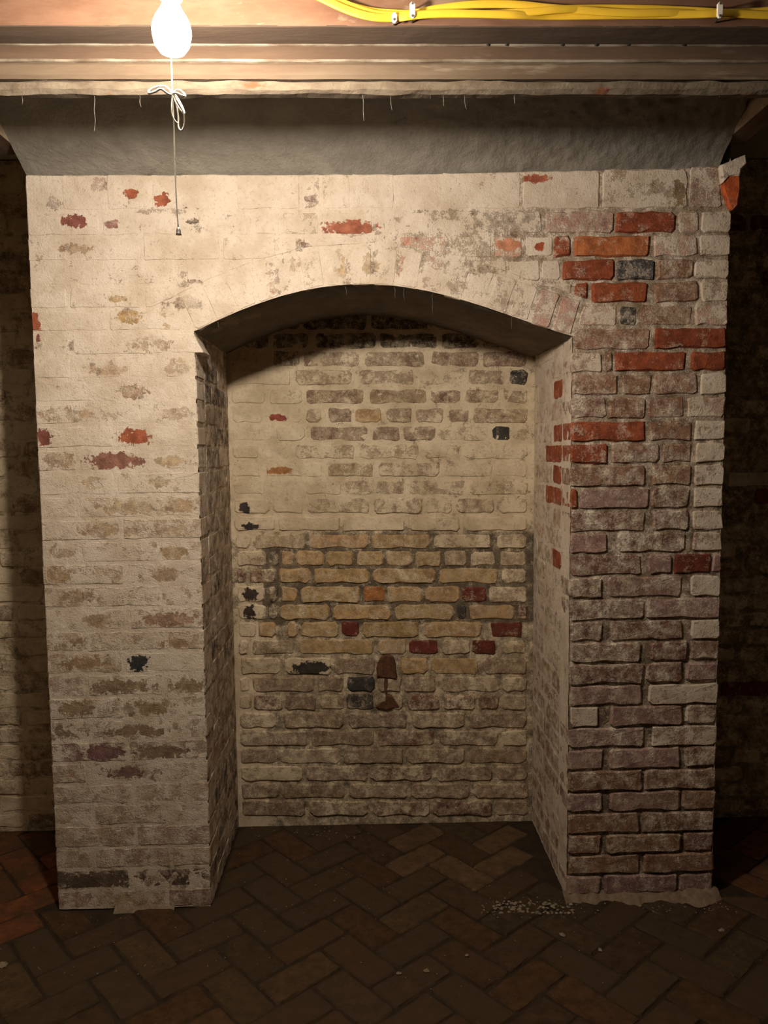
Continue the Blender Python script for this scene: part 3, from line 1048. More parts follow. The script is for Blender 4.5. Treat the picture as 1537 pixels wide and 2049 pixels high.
# limewash flaked off in the places the photograph shows
RED, DKRED, GREYP, TANP = (0.36, 0.115, 0.062), (0.24, 0.09, 0.07), (0.20, 0.165, 0.12), (0.45, 0.31, 0.15)
for px, py, rx, rz, c in ((270, 874, 34, 17, RED), (228, 922, 60, 17, (0.30, 0.15, 0.11)), (277, 1327, 21, 19, (0.045, 0.045, 0.045)),
                          (66, 648, 16, 22, RED), (72, 684, 12, 14, DKRED), (258, 634, 28, 15, TANP), (368, 549, 14, 10, (0.20, 0.11, 0.09)),
                          (700, 457, 58, 15, (0.36, 0.13, 0.08)), (590, 494, 34, 13, (0.26, 0.17, 0.14)), (330, 424, 62, 10, GREYP),
                          (88, 875, 16, 17, DKRED), (210, 1507, 48, 17, (0.23, 0.13, 0.12)), (318, 1506, 55, 17, (0.27, 0.19, 0.13)),
                          (250, 1548, 62, 16, (0.26, 0.16, 0.13)), (190, 1763, 80, 20, (0.16, 0.115, 0.08)), (330, 1763, 60, 16, (0.15, 0.10, 0.075)),
                          (270, 1418, 80, 17, (0.33, 0.24, 0.15)), (150, 1418, 40, 17, (0.33, 0.24, 0.15)), (340, 1240, 55, 15, (0.36, 0.24, 0.17)),
                          (300, 1195, 40, 14, (0.42, 0.29, 0.17)), (150, 443, 24, 13, DKRED), (325, 400, 18, 12, RED), (262, 388, 14, 9, RED),
                          (560, 555, 24, 40, (0.5, 0.34, 0.24)), (694, 540, 16, 28, (0.50, 0.37, 0.22)), (795, 520, 15, 32, (0.48, 0.22, 0.16)),
                          (590, 525, 12, 18, (0.5, 0.37, 0.24)), (742, 530, 18, 22, (0.48, 0.37, 0.24)), (622, 398, 14, 22, (0.33, 0.24, 0.20)),
                          (385, 442, 14, 6, GREYP), (1020, 490, 30, 13, (0.55, 0.25, 0.15)), (1080, 492, 10, 9, (0.45, 0.11, 0.05)),
                          (200, 1286, 60, 14, (0.38, 0.27, 0.17)), (265, 1151, 24, 14, (0.42, 0.30, 0.18)), (350, 1106, 28, 14, (0.46, 0.33, 0.2)),
                          (200, 1061, 44, 15, (0.44, 0.32, 0.2)), (260, 1017, 70, 14, (0.50, 0.38, 0.25)), (190, 965, 26, 13, (0.48, 0.36, 0.23)),
                          (118, 1152, 26, 17, (0.42, 0.31, 0.19)), (240, 1374, 70, 15, (0.30, 0.22, 0.14)), (370, 1374, 40, 16, (0.34, 0.25, 0.16)),
                          (150, 1464, 45, 15, (0.30, 0.23, 0.15)), (275, 1464, 70, 15, (0.30, 0.21, 0.14)),
                          (205, 372, 26, 14, (0.38, 0.24, 0.20)), (108, 405, 16, 16, (0.40, 0.33, 0.30)), (225, 448, 14, 9, (0.36, 0.2, 0.17)),
                          (150, 498, 34, 10, (0.38, 0.27, 0.17)), (266, 557, 7, 14, (0.40, 0.25, 0.15)), (380, 567, 26, 7, (0.25, 0.14, 0.11)),
                          (235, 598, 20, 7, (0.42, 0.30, 0.17)), (365, 606, 40, 14, (0.50, 0.42, 0.33)), (130, 690, 56, 12, (0.40, 0.29, 0.19)),
                          (300, 690, 44, 14, (0.42, 0.31, 0.21)), (215, 738, 42, 15, (0.42, 0.30, 0.2)), (355, 735, 28, 16, (0.45, 0.33, 0.22)),
                          (160, 782, 46, 14, (0.44, 0.32, 0.21)), (262, 785, 32, 15, (0.36, 0.25, 0.17)), (130, 830, 54, 14, (0.42, 0.30, 0.2)),
                          (355, 828, 36, 13, (0.46, 0.34, 0.23)), (190, 875, 34, 15, (0.40, 0.28, 0.18)), (120, 922, 36, 15, (0.42, 0.31, 0.21)),
                          (340, 922, 30, 12, (0.47, 0.36, 0.24)), (320, 965, 20, 11, (0.45, 0.34, 0.22)), (360, 1012, 36, 14, (0.46, 0.34, 0.22)),
                          (120, 1106, 30, 14, (0.42, 0.31, 0.2)), (330, 1151, 30, 14, (0.42, 0.31, 0.2)), (150, 1195, 40, 14, (0.42, 0.31, 0.2)),
                          (200, 1241, 36, 14, (0.42, 0.31, 0.2)), (350, 1286, 32, 13, (0.38, 0.27, 0.17)), (170, 1327, 50, 13, (0.38, 0.27, 0.17)),
                          (365, 1327, 36, 15, (0.38, 0.26, 0.16)), (1360, 385, 14, 26, (0.28, 0.2, 0.12)), (1120, 415, 50, 7, (0.42, 0.12, 0.08)), (1070, 358, 30, 8, (0.42, 0.13, 0.08))):
    bare_patch(px, py, rx, rz, color=c, strength=1.25 if c[0] > 1.9 * c[2] * 1.25 and c[1] < 0.17 or c[0] < 0.1 else (0.42 if c[2] > 0.185 else 0.58))
for px, py, rx, rz, c in ((557, 836, 20, 7, (0.32, 0.085, 0.06)), (560, 942, 28, 8, (0.45, 0.22, 0.09)), (620, 1337, 40, 14, (0.05, 0.045, 0.035)),
                          (490, 1017, 10, 12, (0.06, 0.05, 0.05)), (500, 1054, 14, 8, (0.05, 0.04, 0.04)), (500, 1190, 16, 14, (0.07, 0.05, 0.04)),
                          (500, 1225, 12, 16, (0.06, 0.045, 0.04))):
    bare_patch(px, py, rx, rz, 'back', BACK, c)


# mortar bed showing between the bricks: one continuous skin over faces, jambs, soffit and outer sides
def front_cov(X, Z):
    sx = 1 / (1 + np.exp(-(X - 0.42 - 0.10 * fbm(X, 0, Z, 5, 2, 2)) / 0.10))
    low = np.clip((1.1 - Z) / 1.1, 0, 1)
    c = (1 - sx) * (0.99 - 0.26 * low) + sx * (0.34 - 0.20 * low)
    c = c + 0.06 * sx * (Z > 1.7)
    c = c - 0.42 * (1 - sx) * (Z > 1.88) * np.clip((X + 0.12) / 0.3, 0, 1) * (Z < 2.06)
    for cx, cz, rx, rz, Y in PATCHES:
        if Y == 0.0:
            d = np.hypot((X - cx) / rx, (Z - cz) / rz) + 0.9 * fbm(X, 0, Z, 60, 2, 8)
            c = np.where(d < 0.90, np.minimum(c, 0.50), c)
    return np.clip(c, 0, 1)


def front_dark(X, Z):
    sx = 1 / (1 + np.exp(-(X - 0.55) / 0.06))
    return np.clip(sx * (0.25 + 0.35 * np.clip((1.2 - Z) / 1.0, 0, 1)) * (Z < 1.75), 0, 1)


def front_recess(X, Z):
    sx = 1 / (1 + np.exp(-(X - 0.50) / 0.07))
    low = np.clip((1.5 - Z) / 0.8, 0, 1)
    return 0.0006 + sx * (0.0035 + 0.0055 * low)


mv, mf, mc, md = [], [], [], []


def patch_grid(Pf, nu, nv, covf, darkf, flip=False):
    U, V = np.meshgrid(np.linspace(0, 1, nu), np.linspace(0, 1, nv), indexing='ij')
    X, Y, Z = Pf(U, V)
    off = sum(len(a) for a in mv)
    mv.append(np.stack([X, Y, Z], -1).reshape(-1, 3))
    mf.extend(grid_faces(nu, nv, off, flip))
    mc.append(np.broadcast_to(covf(X, Y, Z), X.shape).ravel())
    md.append(np.broadcast_to(darkf(X, Y, Z), X.shape).ravel())


def fcov(X, Y, Z):
    return front_cov(X, Z)


def fdark(X, Y, Z):
    return front_dark(X, Z)


def front_piece(x0, x1, zlo, zhi, step=0.007):
    nu = int((x1 - x0) / step)
    nv = int(np.max(np.asarray(zhi(np.array([x0, x1]))) - np.min(zlo(np.linspace(x0, x1, 9)))) / step)

    def Pf(U, V):
        X = x0 + (x1 - x0) * U
        Z = zlo(X) + (zhi(X) - zlo(X)) * V
        Y = front_recess(X, Z) + 0.0018 * fbm(X, 0, Z, 55, 3, 1)
        return X, Y, Z
    patch_grid(Pf, nu, nv, fcov, fdark)


e = 0.0025
zs_l, zs_r = float(arch_z(JL)), float(arch_z(JR))
top = lambda X: ZTOP - 0.002 + 0.020 * np.clip((X - 0.1) / 0.9, 0, 1)
front_piece(XL + e, JL - e, lambda X: 0 * X, lambda X: zs_l + 0 * X)
front_piece(JR + e, XR - e, lambda X: 0 * X, lambda X: zs_r + 0 * X)
front_piece(XL + e, JL - e, lambda X: zs_l + 0 * X, top)
front_piece(JL - e, JR + e, lambda X: arch_z(X), top)
front_piece(JR + e, XR - e, lambda X: zs_r + 0 * X, top)


def jamb_piece(xx, sgn, ztop, cv, dk):
    def Pf(U, V):
        Y = 0.004 + (BACK - 0.004) * U
        Z = ztop * V
        X = xx - sgn * (0.0006 + 0.0022 * fbm(7.0, Y, Z, 50, 3, 4))
        return X + 0 * U, Y, Z
    patch_grid(Pf, 60, 190, lambda X, Y, Z: np.clip(cv + 0.2 * fbm(X, Y, Z, 7, 2, 6), 0, 1), lambda X, Y, Z: dk + 0 * X, sgn > 0)


jamb_piece(JL, 1, zs_l, 0.52, 0.1)
jamb_piece(JR, -1, zs_r, 0.80, 0.1)


def soffit(U, V):
    X = JL + (JR - JL) * U
    Y = 0.105 * 0 + 0.004 + (BACK - 0.004) * V
    Z = arch_z(X) - 0.0035 * np.clip(Y / 0.03, 0, 1) + 0.004 * fbm(X, Y * 0.5, 0, 30, 3, 12)
    return X, Y, Z


for xx, fl in ((XL + 0.003, False), (XR - 0.003, True)):
    patch_grid(lambda U, V, xx=xx: (xx + 0 * U, 0.003 + (BACK - 0.003) * U, 2.38 * V), 30, 110,
               lambda X, Y, Z: 0.6 + 0.2 * fbm(X, Y, Z, 7, 2, 6), lambda X, Y, Z: 0.2 + 0 * X, fl)
mort = obj('mortar', np.concatenate(mv), mf, M_MORTAR, chimney, True)
add_cov(mort, np.concatenate(mc), np.concatenate(md))
M_SOFFIT = simple('dark_soffit_plaster', (0.21, 0.175, 0.13), (0.14, 0.115, 0.085), 12, (1, 0.6, 1), bump=0.006, bscale=50,
                  third=(0.27, 0.22, 0.16))  # plaster darker than the limewash around it
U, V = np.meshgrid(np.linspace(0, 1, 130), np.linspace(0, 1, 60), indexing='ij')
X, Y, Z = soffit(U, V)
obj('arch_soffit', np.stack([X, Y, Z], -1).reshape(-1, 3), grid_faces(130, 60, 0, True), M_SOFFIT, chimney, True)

# lumpy mortar footing along the base of each pier
for x0, x1, h0, out in ((JR - 0.01, XR + 0.02, 0.016, 0.045), (-0.78, -0.60, 0.007, 0.014)):
    nu, nv = int((x1 - x0) / 0.008), 9
    U, V = np.meshgrid(np.linspace(0, 1, nu), np.linspace(0, 1, nv), indexing='ij')
    X = x0 + (x1 - x0) * U
    w = out * (1 + 1.3 * fbm(X, 0, 0, 14, 3, 21))
    Y = 0.012 - (w + 0.012) * V
    Z = h0 * (1 - V ** 1.5) * (1 + 0.9 * fbm(X, Y, 0, 40, 3, 22)) + 0.004 * (1 - V) - 0.004 * V
    obj('mortar_footing', np.stack([X, Y, Z], -1).reshape(-1, 3), grid_faces(nu, nv, 0, True),
        simple('footing_lime', (0.30, 0.22, 0.15), (0.17, 0.12, 0.08), 40, bump=0.004, bscale=90), chimney, True)

# ---- plastered cove springing from the chimney up to the beam
CX0, CX1 = -0.950, 1.016
nu, nv = 340, 80
U, V = np.meshgrid(np.linspace(0, 1, nu), np.linspace(0, 1, nv), indexing='ij')
X = CX0 + (CX1 - CX0) * U
span, rise = 0.50, 0.205
V = V * 1.13
Y = 0.012 - span * V
lift = 0.020 * np.clip((X - 0.1) / 0.9, 0, 1)
Z = ZTOP - 0.004 + lift * (1 - V) + (rise + 0.03 * (2 * U - 1)) * (1 - np.clip(1 - V, 0, 1) ** 1.7)
rel = 0.006 * fbm(X, Y, Z, 12, 4, 31) + 0.007 * np.clip((X - 0.05) / 0.4, 0, 1) * fbm(X, Y, Z, 45, 4, 33)
Y = Y - rel * 0.6
Z = Z - rel * 0.8
cove = obj('plaster_cove', np.stack([X, Y, Z], -1).reshape(-1, 3), grid_faces(nu, nv, 0, True), M_COVE, None, True)
tag(cove, 'grey plastered cove sweeping out from the chimney top up behind the beam', 'cove')

# ---- moulded beam in front of the cove
beam = empty('moulded_beam', (0.05, -0.588, 2.13))
tag(beam, 'long brown timber beam with stepped mouldings above the chimney', 'beam')
BX0, BX1 = -1.75, 1.95
KB = 0.95


def fwd(y, z):
    return -2.25 + (y + 2.25) * KB, 1.38 + (z - 1.38) * KB

zb, sl = 2.166, 0.0


def beam_strip(name, prof, mat, wob=0.0, seed=0, step=0.02):
    """prof: list of (Y, z) from bottom to top, swept along X, with small unevenness"""
    n_ = int((BX1 - BX0) / step)
    xs = np.linspace(BX0, BX1, n_)
    m_ = len(prof)
    prof = [fwd(*p) for p in prof]
    Yp = np.array([p[0] for p in prof])
    Zp = np.array([p[1] for p in prof])
    X = np.repeat(xs[:, None], m_, 1)
    Yy = Yp[None, :] + wob * fbm(X, Yp[None, :] * 5, Zp[None, :] * 5, 22, 4, seed)
    Zz = Zp[None, :] + 1.2 * wob * fbm(X, Yp[None, :] * 5, Zp[None, :] * 5, 18, 4, seed + 9)
    return obj(name, np.stack([X, Yy, Zz], -1).reshape(-1, 3), grid_faces(n_, m_), mat, beam, False)


beam_strip('edge_plaster', [(-0.440, 2.45), (-0.440, 2.185), (-0.452, 2.168), (-0.480, 2.163), (-0.489, 2.170), (-0.490, 2.186), (-0.482, 2.190)][::1],
           M_EDGEPLASTER, 0.004, 41, 0.008)
beam_strip('lower_moulding', [(-0.478, 2.1915), (-0.493, 2.1895), (-0.4985, 2.196), (-0.5, 2.216), (-0.497, 2.222)], M_BEAMPALE, 0.0010, 43)
beam_strip('lower_arris', [(-0.495, 2.2205), (-0.5025, 2.2215), (-0.5030, 2.2265), (-0.498, 2.228)], M_ARRIS, 0.0014, 44)
beam_strip('middle_board', [(-0.495, 2.2245), (-0.4985, 2.2265), (-0.5005, 2.240), (-0.5005, 2.257)], M_BEAM, 0.0008, 45)
beam_strip('upper_arris', [(-0.497, 2.2535), (-0.5040, 2.2545), (-0.5045, 2.2590), (-0.500, 2.261)], M_ARRIS, 0.0014, 46)
beam_strip('soffit_board', [(-0.497, 2.2575), (-0.535, 2.2585), (-0.566, 2.2600), (-0.5685, 2.2625)], M_BEAMSHADE, 0.0012, 47)
beam_strip('fascia', [(-0.5675, 2.2615), (-0.570, 2.264), (-0.570, 2.290), (-0.570, 2.320)], M_FASCIA, 0.0006, 48)
box('beam_core', BX0, BX1, -0.566, -0.535, 2.152, 2.384, M_BEAM, beam)
box('beam_core', BX0, BX1, -0.648, -0.567, 2.220, 2.384, M_BEAM, beam)
# nail holes along the upper arris
for px in (976, 1014, 1125, 1193, 1257, 1368):
    p = onY(px, 90 - (px - 976) * 0.004, -0.505)
    v, f = lathe([(0.0035, 0), (0.0042, 0.002), (0.0, 0.003)], 8)
    v = [(a, -c_, b) for a, b, c_ in v]
    obj('nail_head', v, f, M_STEEL, beam, at=(p[0] * KB, *fwd(-0.5035, 2.2575)))

# ---- joists running back from the beam at both ends of the cove
for x0, x1, lab, in_x in ((1.018, 1.078, 'old timber joist running back from the beam at the right end of the cove', 1.0175),
                          (-1.004, -0.952, 'old timber joist running back from the beam at the left end of the cove', -0.9515)):
    jz = 2.236 if x0 > 0 else 2.212
    j = empty('ceiling_joist', ((x0 + x1) / 2, 0.0, jz))
    tag(j, lab, 'joist', 'joists beside the chimney')
    v, f = box_vf(x0 - (x0 + x1) / 2, x1 - (x0 + x1) / 2, -0.53, -0.004, 0, 2.384 - jz)
    obj('timber', v, f, M_JOIST, j, at=((x0 + x1) / 2, 0, jz))
    sgn = -1 if in_x > 0 else 1
    # smear of pale plaster along the face beside the cove
    nu, nv = 60, 12
    U, V = np.meshgrid(np.linspace(0, 1, nu), np.linspace(0, 1, nv), indexing='ij')
    Yj = -0.52 + 0.49 * U
    Zj = jz + 0.0006 + (0.018 + 0.03 * (0.6 + fbm(Yj, 0, 0, 12, 3, 51))) * V
    Xj = in_x + sgn * (0.0035 * np.sqrt(np.clip(1 - (2 * V - 1) ** 2, 0, 1)) + 0.002 * np.abs(fbm(Yj, Zj, 0, 60, 3, 52)))
    obj('plaster_smear', np.stack([Xj, Yj, Zj], -1).reshape(-1, 3), grid_faces(nu, nv, 0, sgn > 0), M_JOISTPLASTER, j, True)

# ================================================================== LAMP WITH PULL STRING
lx, ly, lz = LAMP
lamp = empty('pendant_lamp', (lx, ly, 2.271))
tag(lamp, 'bare glowing bulb hanging from the ceiling with a knotted white pull string', 'lamp')
v, f = lathe([(0.0, 0), (0.012, -0.050), (0.020, -0.044), (0.0275, -0.030)][1:] + [(0.0305, -0.012), (0.0310, 0.0), (0.0290, 0.013),
                                                                                    (0.0240, 0.027), (0.0175, 0.040), (0.0140, 0.050), (0.0133, 0.060)], 28)
v = [(a, b, c * 0.75) for a, b, c in v]
v[0:28] = [(a * 0.6, b * 0.6, c) for a, b, c in v[0:28]]
bulb = obj('bulb', v, f, m_bulb, lamp, True, at=LAMP)
v, f = lathe([(0.0150, 0.0), (0.0185, 0.003), (0.0190, 0.030), (0.0205, 0.032), (0.0205, 0.036), (0.0185, 0.040), (0.0175, 0.062),
              (0.0110, 0.074), (0.0065, 0.078)], 24)
obj('socket', v, f, M_BRASS, lamp, True, at=(lx, ly, lz + 0.045))
v, f = lathe([(0.0045, 0.0), (0.0045, 0.095)], 12)
obj('stem', v, f, M_BRASS, lamp, True, at=(lx, ly, lz + 0.121))
v, f = lathe([(0.006, 0.0), (0.028, 0.004), (0.045, 0.016), (0.047, 0.022)], 28)
obj('canopy', v, f, M_WHITEPLASTIC, lamp, True, at=(lx, ly, 2.2488))
# string: from the socket's side down past the bulb
SY = ly - 0.012


def sp(px, py, dy=0.0):
    return onY(px, py, SY + dy)


s_top = (lx - 0.021, SY, lz + 0.072)
knot = sp(345, 186)
spts = catmull([s_top, (s_top[0] - 0.016, SY, lz + 0.066), (knot[0] - 0.001, SY, lz + 0.03), tuple(sp(343, 120)), tuple(knot), tuple(sp(348, 240)),
                tuple(sp(350, 320)), tuple(sp(353, 400)), tuple(sp(357, 458))], 6)
v, f = tube(spts, 0.0011, 7)
string = obj('pull_string', [np.array(a) - knot for a in v], f, M_STRING, lamp, True, at=tuple(knot))


def loop(pts, r=0.0013):
    v, f = tube(catmull([tuple(p) for p in pts], 6), r, 7)
    return obj('bow_loop', [np.array(a) - knot for a in v], f, M_STRING, string, True, at=tuple(knot))


loop([sp(345, 188), sp(334, 175, .003), sp(318, 173, .004), sp(300, 180, .002), sp(298, 187), sp(310, 184, -.004), sp(322, 178, -.004), sp(335, 187, -.003), sp(344, 190)], 0.0017)
loop([sp(345, 186), sp(356, 180, .003), sp(367, 186, .003), sp(371, 193), sp(364, 191, -.004), sp(352, 186, -.003), sp(345, 188)], 0.0015)
loop([sp(346, 188), sp(356, 203, -.003), sp(366, 222, -.004), sp(369, 242, -.002), sp(367, 256), sp(362, 261), sp(357, 253, .003), sp(357, 235, .004), sp(352, 205, .003), sp(346, 189)], 0.0012)
loop([sp(346, 188), sp(352, 205, -.002), sp(362, 222, -.003), sp(369, 227, 0), sp(364, 212, .003), sp(353, 193, .003), sp(346, 187)], 0.0014)
loop([sp(345, 190), sp(344, 210, -.002), sp(344, 226, -.002), sp(349, 240, -.001), sp(356, 247)], 0.0011)
v, f = lathe([(0.0012, 0.010), (0.0022, 0.0095), (0.0034, 0.006), (0.0038, 0.001), (0.0046, -0.0005), (0.0046, -0.0015), (0.0030, -0.0015)], 16)
bell = sp(357.5, 468)
obj('bell', v, f, M_STEEL, string, True, at=tuple(bell))

# ================================================================== CABLES ON THE FASCIA
FY = -0.6553


def cable(name, label, pts, thick=0.0062, width=0.0150):
    P = catmull([(*onY(px, py, FY - d)[[0]], FY - d, onY(px, py, FY - d)[2]) for px, py, d in pts], 8)
    n_ = len(P)
    v, f = [], []
    sec = []
    for k in range(12):
        a = 2 * math.pi * k / 12
        ca, sa = math.cos(a), math.sin(a)
        sec.append((math.copysign(abs(ca) ** 0.6, ca) * width / 2, math.copysign(abs(sa) ** 0.8, sa) * thick / 2))
    for i, p in enumerate(P):
        a, b = P[max(0, i - 1)], P[min(n_ - 1, i + 1)]
        t = (b - a) / np.linalg.norm(b - a)
        nrm = np.array([0, -1.0, 0])
        w = np.cross(nrm, t)
        w /= np.linalg.norm(w)
        for s_, h in sec:
            v.append(p + w * s_ + nrm * h)
    for i in range(n_ - 1):
        for k in range(12):
            l = (k + 1) % 12
            f.append((i * 12 + k, i * 12 + l, i * 12 + 12 + l, i * 12 + 12 + k))
    f.append(tuple(range(11, -1, -1)))
    f.append(tuple((n_ - 1) * 12 + k for k in range(12)))
    o0 = P[n_ // 2]
    o = obj(name, [a - o0 for a in v], f, M_YELLOW, None, True, at=tuple(o0))
    return tag(o, label, 'cable', 'yellow cables stapled to the fascia')


cable('electrical_cable', 'yellow flat electrical cable bowing upward right of the paired white staples',
      [(640, -8, .004), (700, 12, .004), (745, 23, .004), (790, 27, .004), (825, 27, .004), (880, 17, .005), (950, 9, .006), (1030, 9, .006), (1100, 16, .007), (1170, 21, .010),
       (1250, 26, .010), (1340, 26, .010), (1436, 28, .004), (1490, 27, .004), (1560, 20, .004), (1700, 16, .004)])
cable('electrical_cable', 'yellow flat electrical cable lying straight along the lower line of the fascia',
      [(652, -10, .011), (705, 14, .011), (750, 28, .011), (790, 31, .011), (825, 30, .011), (900, 28, .010), (980, 28, .010), (1060, 24, .014), (1120, 19, .014), (1200, 17, .004),
       (1290, 18, .004), (1370, 21, .004), (1436, 25, .011), (1500, 29, .010), (1560, 31, .010), (1700, 34, .010)])
cable('electrical_cable', 'yellow flat electrical cable held by the lone low staple at its left',
      [(630, -10, .018), (690, 18, .018), (740, 33, .018), (788, 36, .012), (815, 33, .018), (850, 29, .0175), (900, 27, .0175), (960, 28, .0175), (1030, 30, .0175), (1100, 32, .004),
       (1200, 31, .004), (1300, 30, .004), (1380, 29, .012), (1436, 27, .018), (1500, 24, .004), (1560, 23, .004), (1700, 22, .004)])


def staple(px, py, lab, h=0.030, nails=(0.0115, -0.0115), out=0.024):
    c = onY(px, py, FY - 0.012)
    s = empty('cable_staple', (c[0], FY, c[2]))
    tag(s, lab, 'cable clip', 'white staples on the fascia')
    w = 0.0055
    # bridge with pointed ends, stood off the fascia by two legs
    outl = [(-w, h / 2 - .004), (-.002, h / 2), (.002, h / 2), (w, h / 2 - .004), (w, -h / 2 + .004), (.002, -h / 2), (-.002, -h / 2), (-w, -h / 2 + .004)]
    v, f = [], []
    for k, (y, sc) in enumerate(((-out + .004, 1.0), (-out + .0008, 1.0), (-out, .86))):
        v += [(a * sc, y, b * sc) for a, b in outl]
    for r in range(2):
        for i in range(8):
            l = (i + 1) % 8
            f.append((r * 8 + i, r * 8 + l, r * 8 + 8 + l, r * 8 + 8 + i))
    f.append(tuple(range(7, -1, -1)))
    f.append(tuple(range(16, 24)))
    obj('bridge', v, f, M_WHITEPLASTIC, s, at=tuple(s.location))
    for zz in nails:
        vv, ff = lathe([(0.0016, 0.0), (0.0016, out + .0006)], 8)
        vv = [(a, -c_, b) for a, b, c_ in vv]
        leg = obj('nail', vv, ff, M_STEEL, s, at=(c[0], FY, c[2] + zz))
        vv, ff = lathe([(0.0026, out + .0003), (0.0024, out + .0012)], 10)
        vv = [(a, -c_, b) for a, b, c_ in vv]
        obj('nail_head', vv, ff, M_STEEL, leg, at=(c[0], FY, c[2] + zz))
    return s


staple(825, 26, 'white plastic cable staple with two nails, left of the cable bow')
staple(1436, 26, 'white plastic cable staple near the right end of the fascia')
staple(789, 39, 'small white cable staple set low, leftmost on the fascia', 0.019, (-0.004,), 0.020)

# ================================================================== RUSTED FITTING IN THE NICHE
rf = empty('rusted_iron_fitting', tuple(onY(775, 1352, BACK)))
tag(rf, 'rusted iron round-topped plate with a broken stem set in the niche back wall', 'iron fitting')


def slab(name, px, Y0, out, mat, parent, cap=0.004):
    P = [onY(x, y, BACK)[[0, 2]] for x, y in px]
    n_ = len(P)
    ctr = sum(P) / n_
    v = [(p[0], BACK + 0.005, p[1]) for p in P] + [(p[0], BACK - out + cap, p[1]) for p in P]
    v += [(*(p + (ctr - p) * 0.12)[[0]], BACK - out - random.uniform(0, .002), (p + (ctr - p) * 0.12)[1]) for p in P] + [(ctr[0], BACK - out, ctr[1])]
    f = []
    for r in range(2):
        for i in range(n_):
            l = (i + 1) % n_
            f.append((r * n_ + i, r * n_ + l, r * n_ + n_ + l, r * n_ + n_ + i))
    for i in range(n_):
        f.append((2 * n_ + i, 2 * n_ + (i + 1) % n_, 3 * n_))
    o0 = np.array([ctr[0], BACK, ctr[1]])
    return obj(name, [np.array(a) - o0 for a in v], f[::1], mat, parent, at=tuple(o0))


slab('plate', [(754, 1353), (753, 1337), (757, 1324), (764, 1313), (772, 1309), (781, 1310), (788, 1315), (791, 1324), (792, 1340), (795, 1352), (793, 1359), (784, 1357), (770, 1356)][::-1], 0, 0.010, M_RUST, rf)
slab('stem', [(769, 1357), (776, 1357), (776, 1370), (773, 1380), (773, 1388), (770, 1385), (768, 1372)][::-1], 0, 0.008, M_RUST, rf, 0.002)
slab('foot', [(772, 1388), (784, 1391), (790, 1400), (799, 1414), (790, 1413), (785, 1417), (772, 1420), (756, 1417), (752, 1413), (764, 1404), (772, 1402)][::-1], 0, 0.006, M_RUST, rf, 0.002)

# ================================================================== DEBRIS
def crumb_vf(c, r, off):
    k = 6
    v = [(c[0], c[1], c[2] + r * random.uniform(.5, .9))]
    a0 = random.uniform(0, 6)
    for i in range(k):
        a = a0 + 2 * math.pi * i / k
        rr = r * random.uniform(.6, 1.2)
        v.append((c[0] + rr * math.cos(a), c[1] + rr * math.sin(a), c[2] + r * random.uniform(.0, .25)))
    v.append((c[0], c[1], c[2] - r * .2))
    f = []
    for i in range(k):
        l = (i + 1) % k
        f.append((off, off + 1 + i, off + 1 + l))
        f.append((off + k + 1, off + 1 + l, off + 1 + i))
    return v, f


cv_, cf_ = [], []


def crumbs(px0, px1, py0, py1, n_, r0, r1):
    for _ in range(n_):
        p = onZ(random.uniform(px0, px1), random.uniform(py0, py1), 0.0)
        if in_pier(p[0], p[1]) or p[1] > BACK - .01:
            continue
        v, f = crumb_vf((p[0], p[1], 0.0015), random.uniform(r0, r1), len(cv_))
        cv_.extend(v)
        cf_.extend(f)


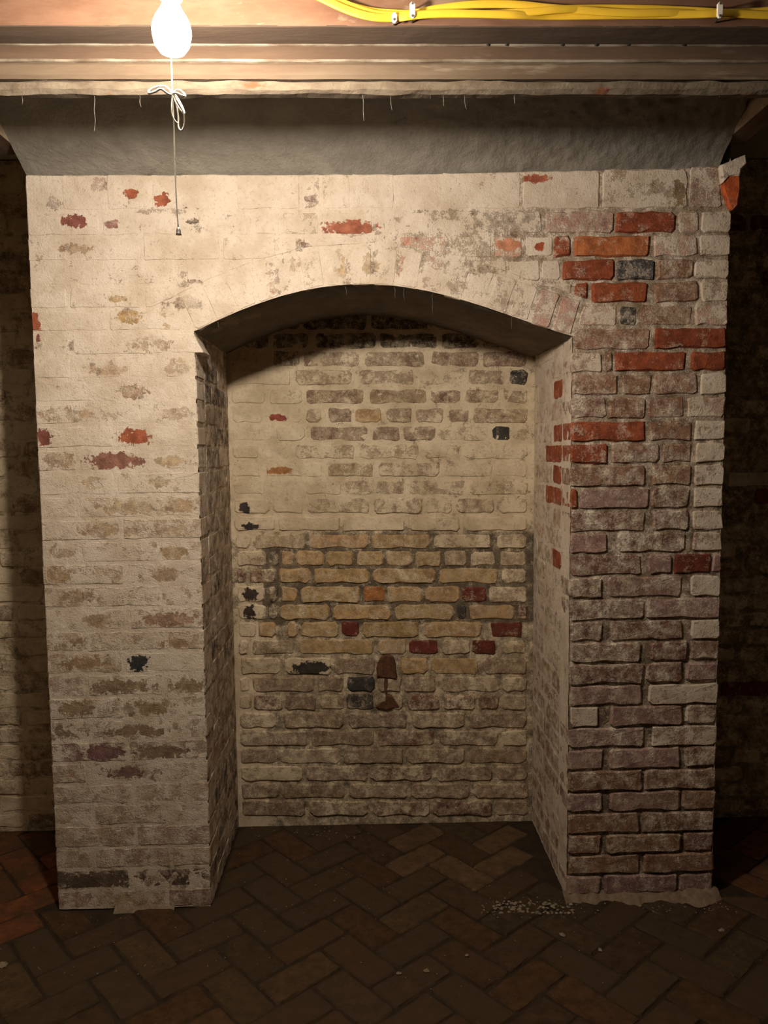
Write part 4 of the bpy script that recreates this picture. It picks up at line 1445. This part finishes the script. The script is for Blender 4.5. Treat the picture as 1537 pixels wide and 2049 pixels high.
crumbs(985, 1150, 1803, 1830, 130, 0.0015, 0.007)
crumbs(960, 1170, 1796, 1838, 70, 0.001, 0.004)
crumbs(480, 1100, 1700, 1830, 90, 0.0008, 0.003)
crumbs(0, 430, 1830, 1960, 60, 0.0007, 0.0026)
crumbs(430, 1537, 1830, 1990, 60, 0.0007, 0.0024)
crumbs(490, 760, 1655, 1680, 60, 0.001, 0.004)
crumbs(1140, 1480, 1800, 1830, 50, 0.0015, 0.004)
o = obj('mortar_crumbs', cv_, cf_, M_CRUMB)
tag(o, 'pale mortar crumbs scattered over the dark floor', 'debris', kind='stuff')

for px, py, r, lab in ((1127, 1873, 0.011, 'small pale lump of mortar on the floor in front of the right pier'),
                       (935, 1914, 0.007, 'small square mortar lump on the floor, centre right'),
                       (852, 1944, 0.008, 'mortar lump lying in a floor joint near the bottom centre'),
                       (798, 1948, 0.008, 'flat mortar flake in a floor joint, left of the other floor lumps'),
                       (4, 1932, 0.016, 'pale crumbly mortar lump at the left edge of the floor'),
                       (1443, 1863, 0.009, 'small mortar flake on the floor below the right corner'),
                       (1200, 1902, 0.009, 'thin mortar flake on a floor joint in front of the right pier')):
    p = onZ(px, py, 0.0)
    v, f = [], []
    for q in range(3):
        a, b = crumb_vf((random.uniform(-.4, .4) * r, random.uniform(-.3, .3) * r, 0.0), r * random.uniform(.6, .95), len(v))
        v += a
        f += b
    tag(obj('mortar_lump', v, f, M_CRUMB, at=(p[0], p[1], 0.002)), lab, 'rubble', 'mortar lumps on the floor')

# cobweb threads hanging from the beam and the arch
cv_, cf_ = [], []


def web(px, y0, y1, Y):
    pts = []
    for i in range(5):
        t = i / 4
        p = onY(px + random.uniform(-1.5, 1.5) + 2 * t, y0 + (y1 - y0) * t, Y)
        pts.append(tuple(p))
    v, f = tube(pts, [0.0003, 0.0005, 0.0003, 0.0004, 0.0002], 4)
    f = [tuple(i + len(cv_) for i in q) for q in f]
    cv_.extend(v)
    cf_.extend(f)


for px, y0, y1 in ((188, 190, 262), (44, 188, 208), (279, 188, 214), (725, 176, 242), (782, 176, 220), (860, 176, 198), (886, 176, 212), (930, 180, 218), (1029, 174, 208), (1437, 170, 195)):
    web(px, y0 - 12, y1, -0.562)
for px, y0, y1 in ((435, 648, 655), (503, 600, 610), (691, 575, 590), (789, 573, 596), (807, 574, 600), (865, 588, 628), (1023, 628, 660), (1148, 668, 680)):
    web(px, y0 - 6, y1, 0.012)
o = obj('cobwebs', cv_, cf_, M_COBWEB)
tag(o, 'thin cobweb threads hanging below the beam and the arch', 'cobweb', kind='stuff')
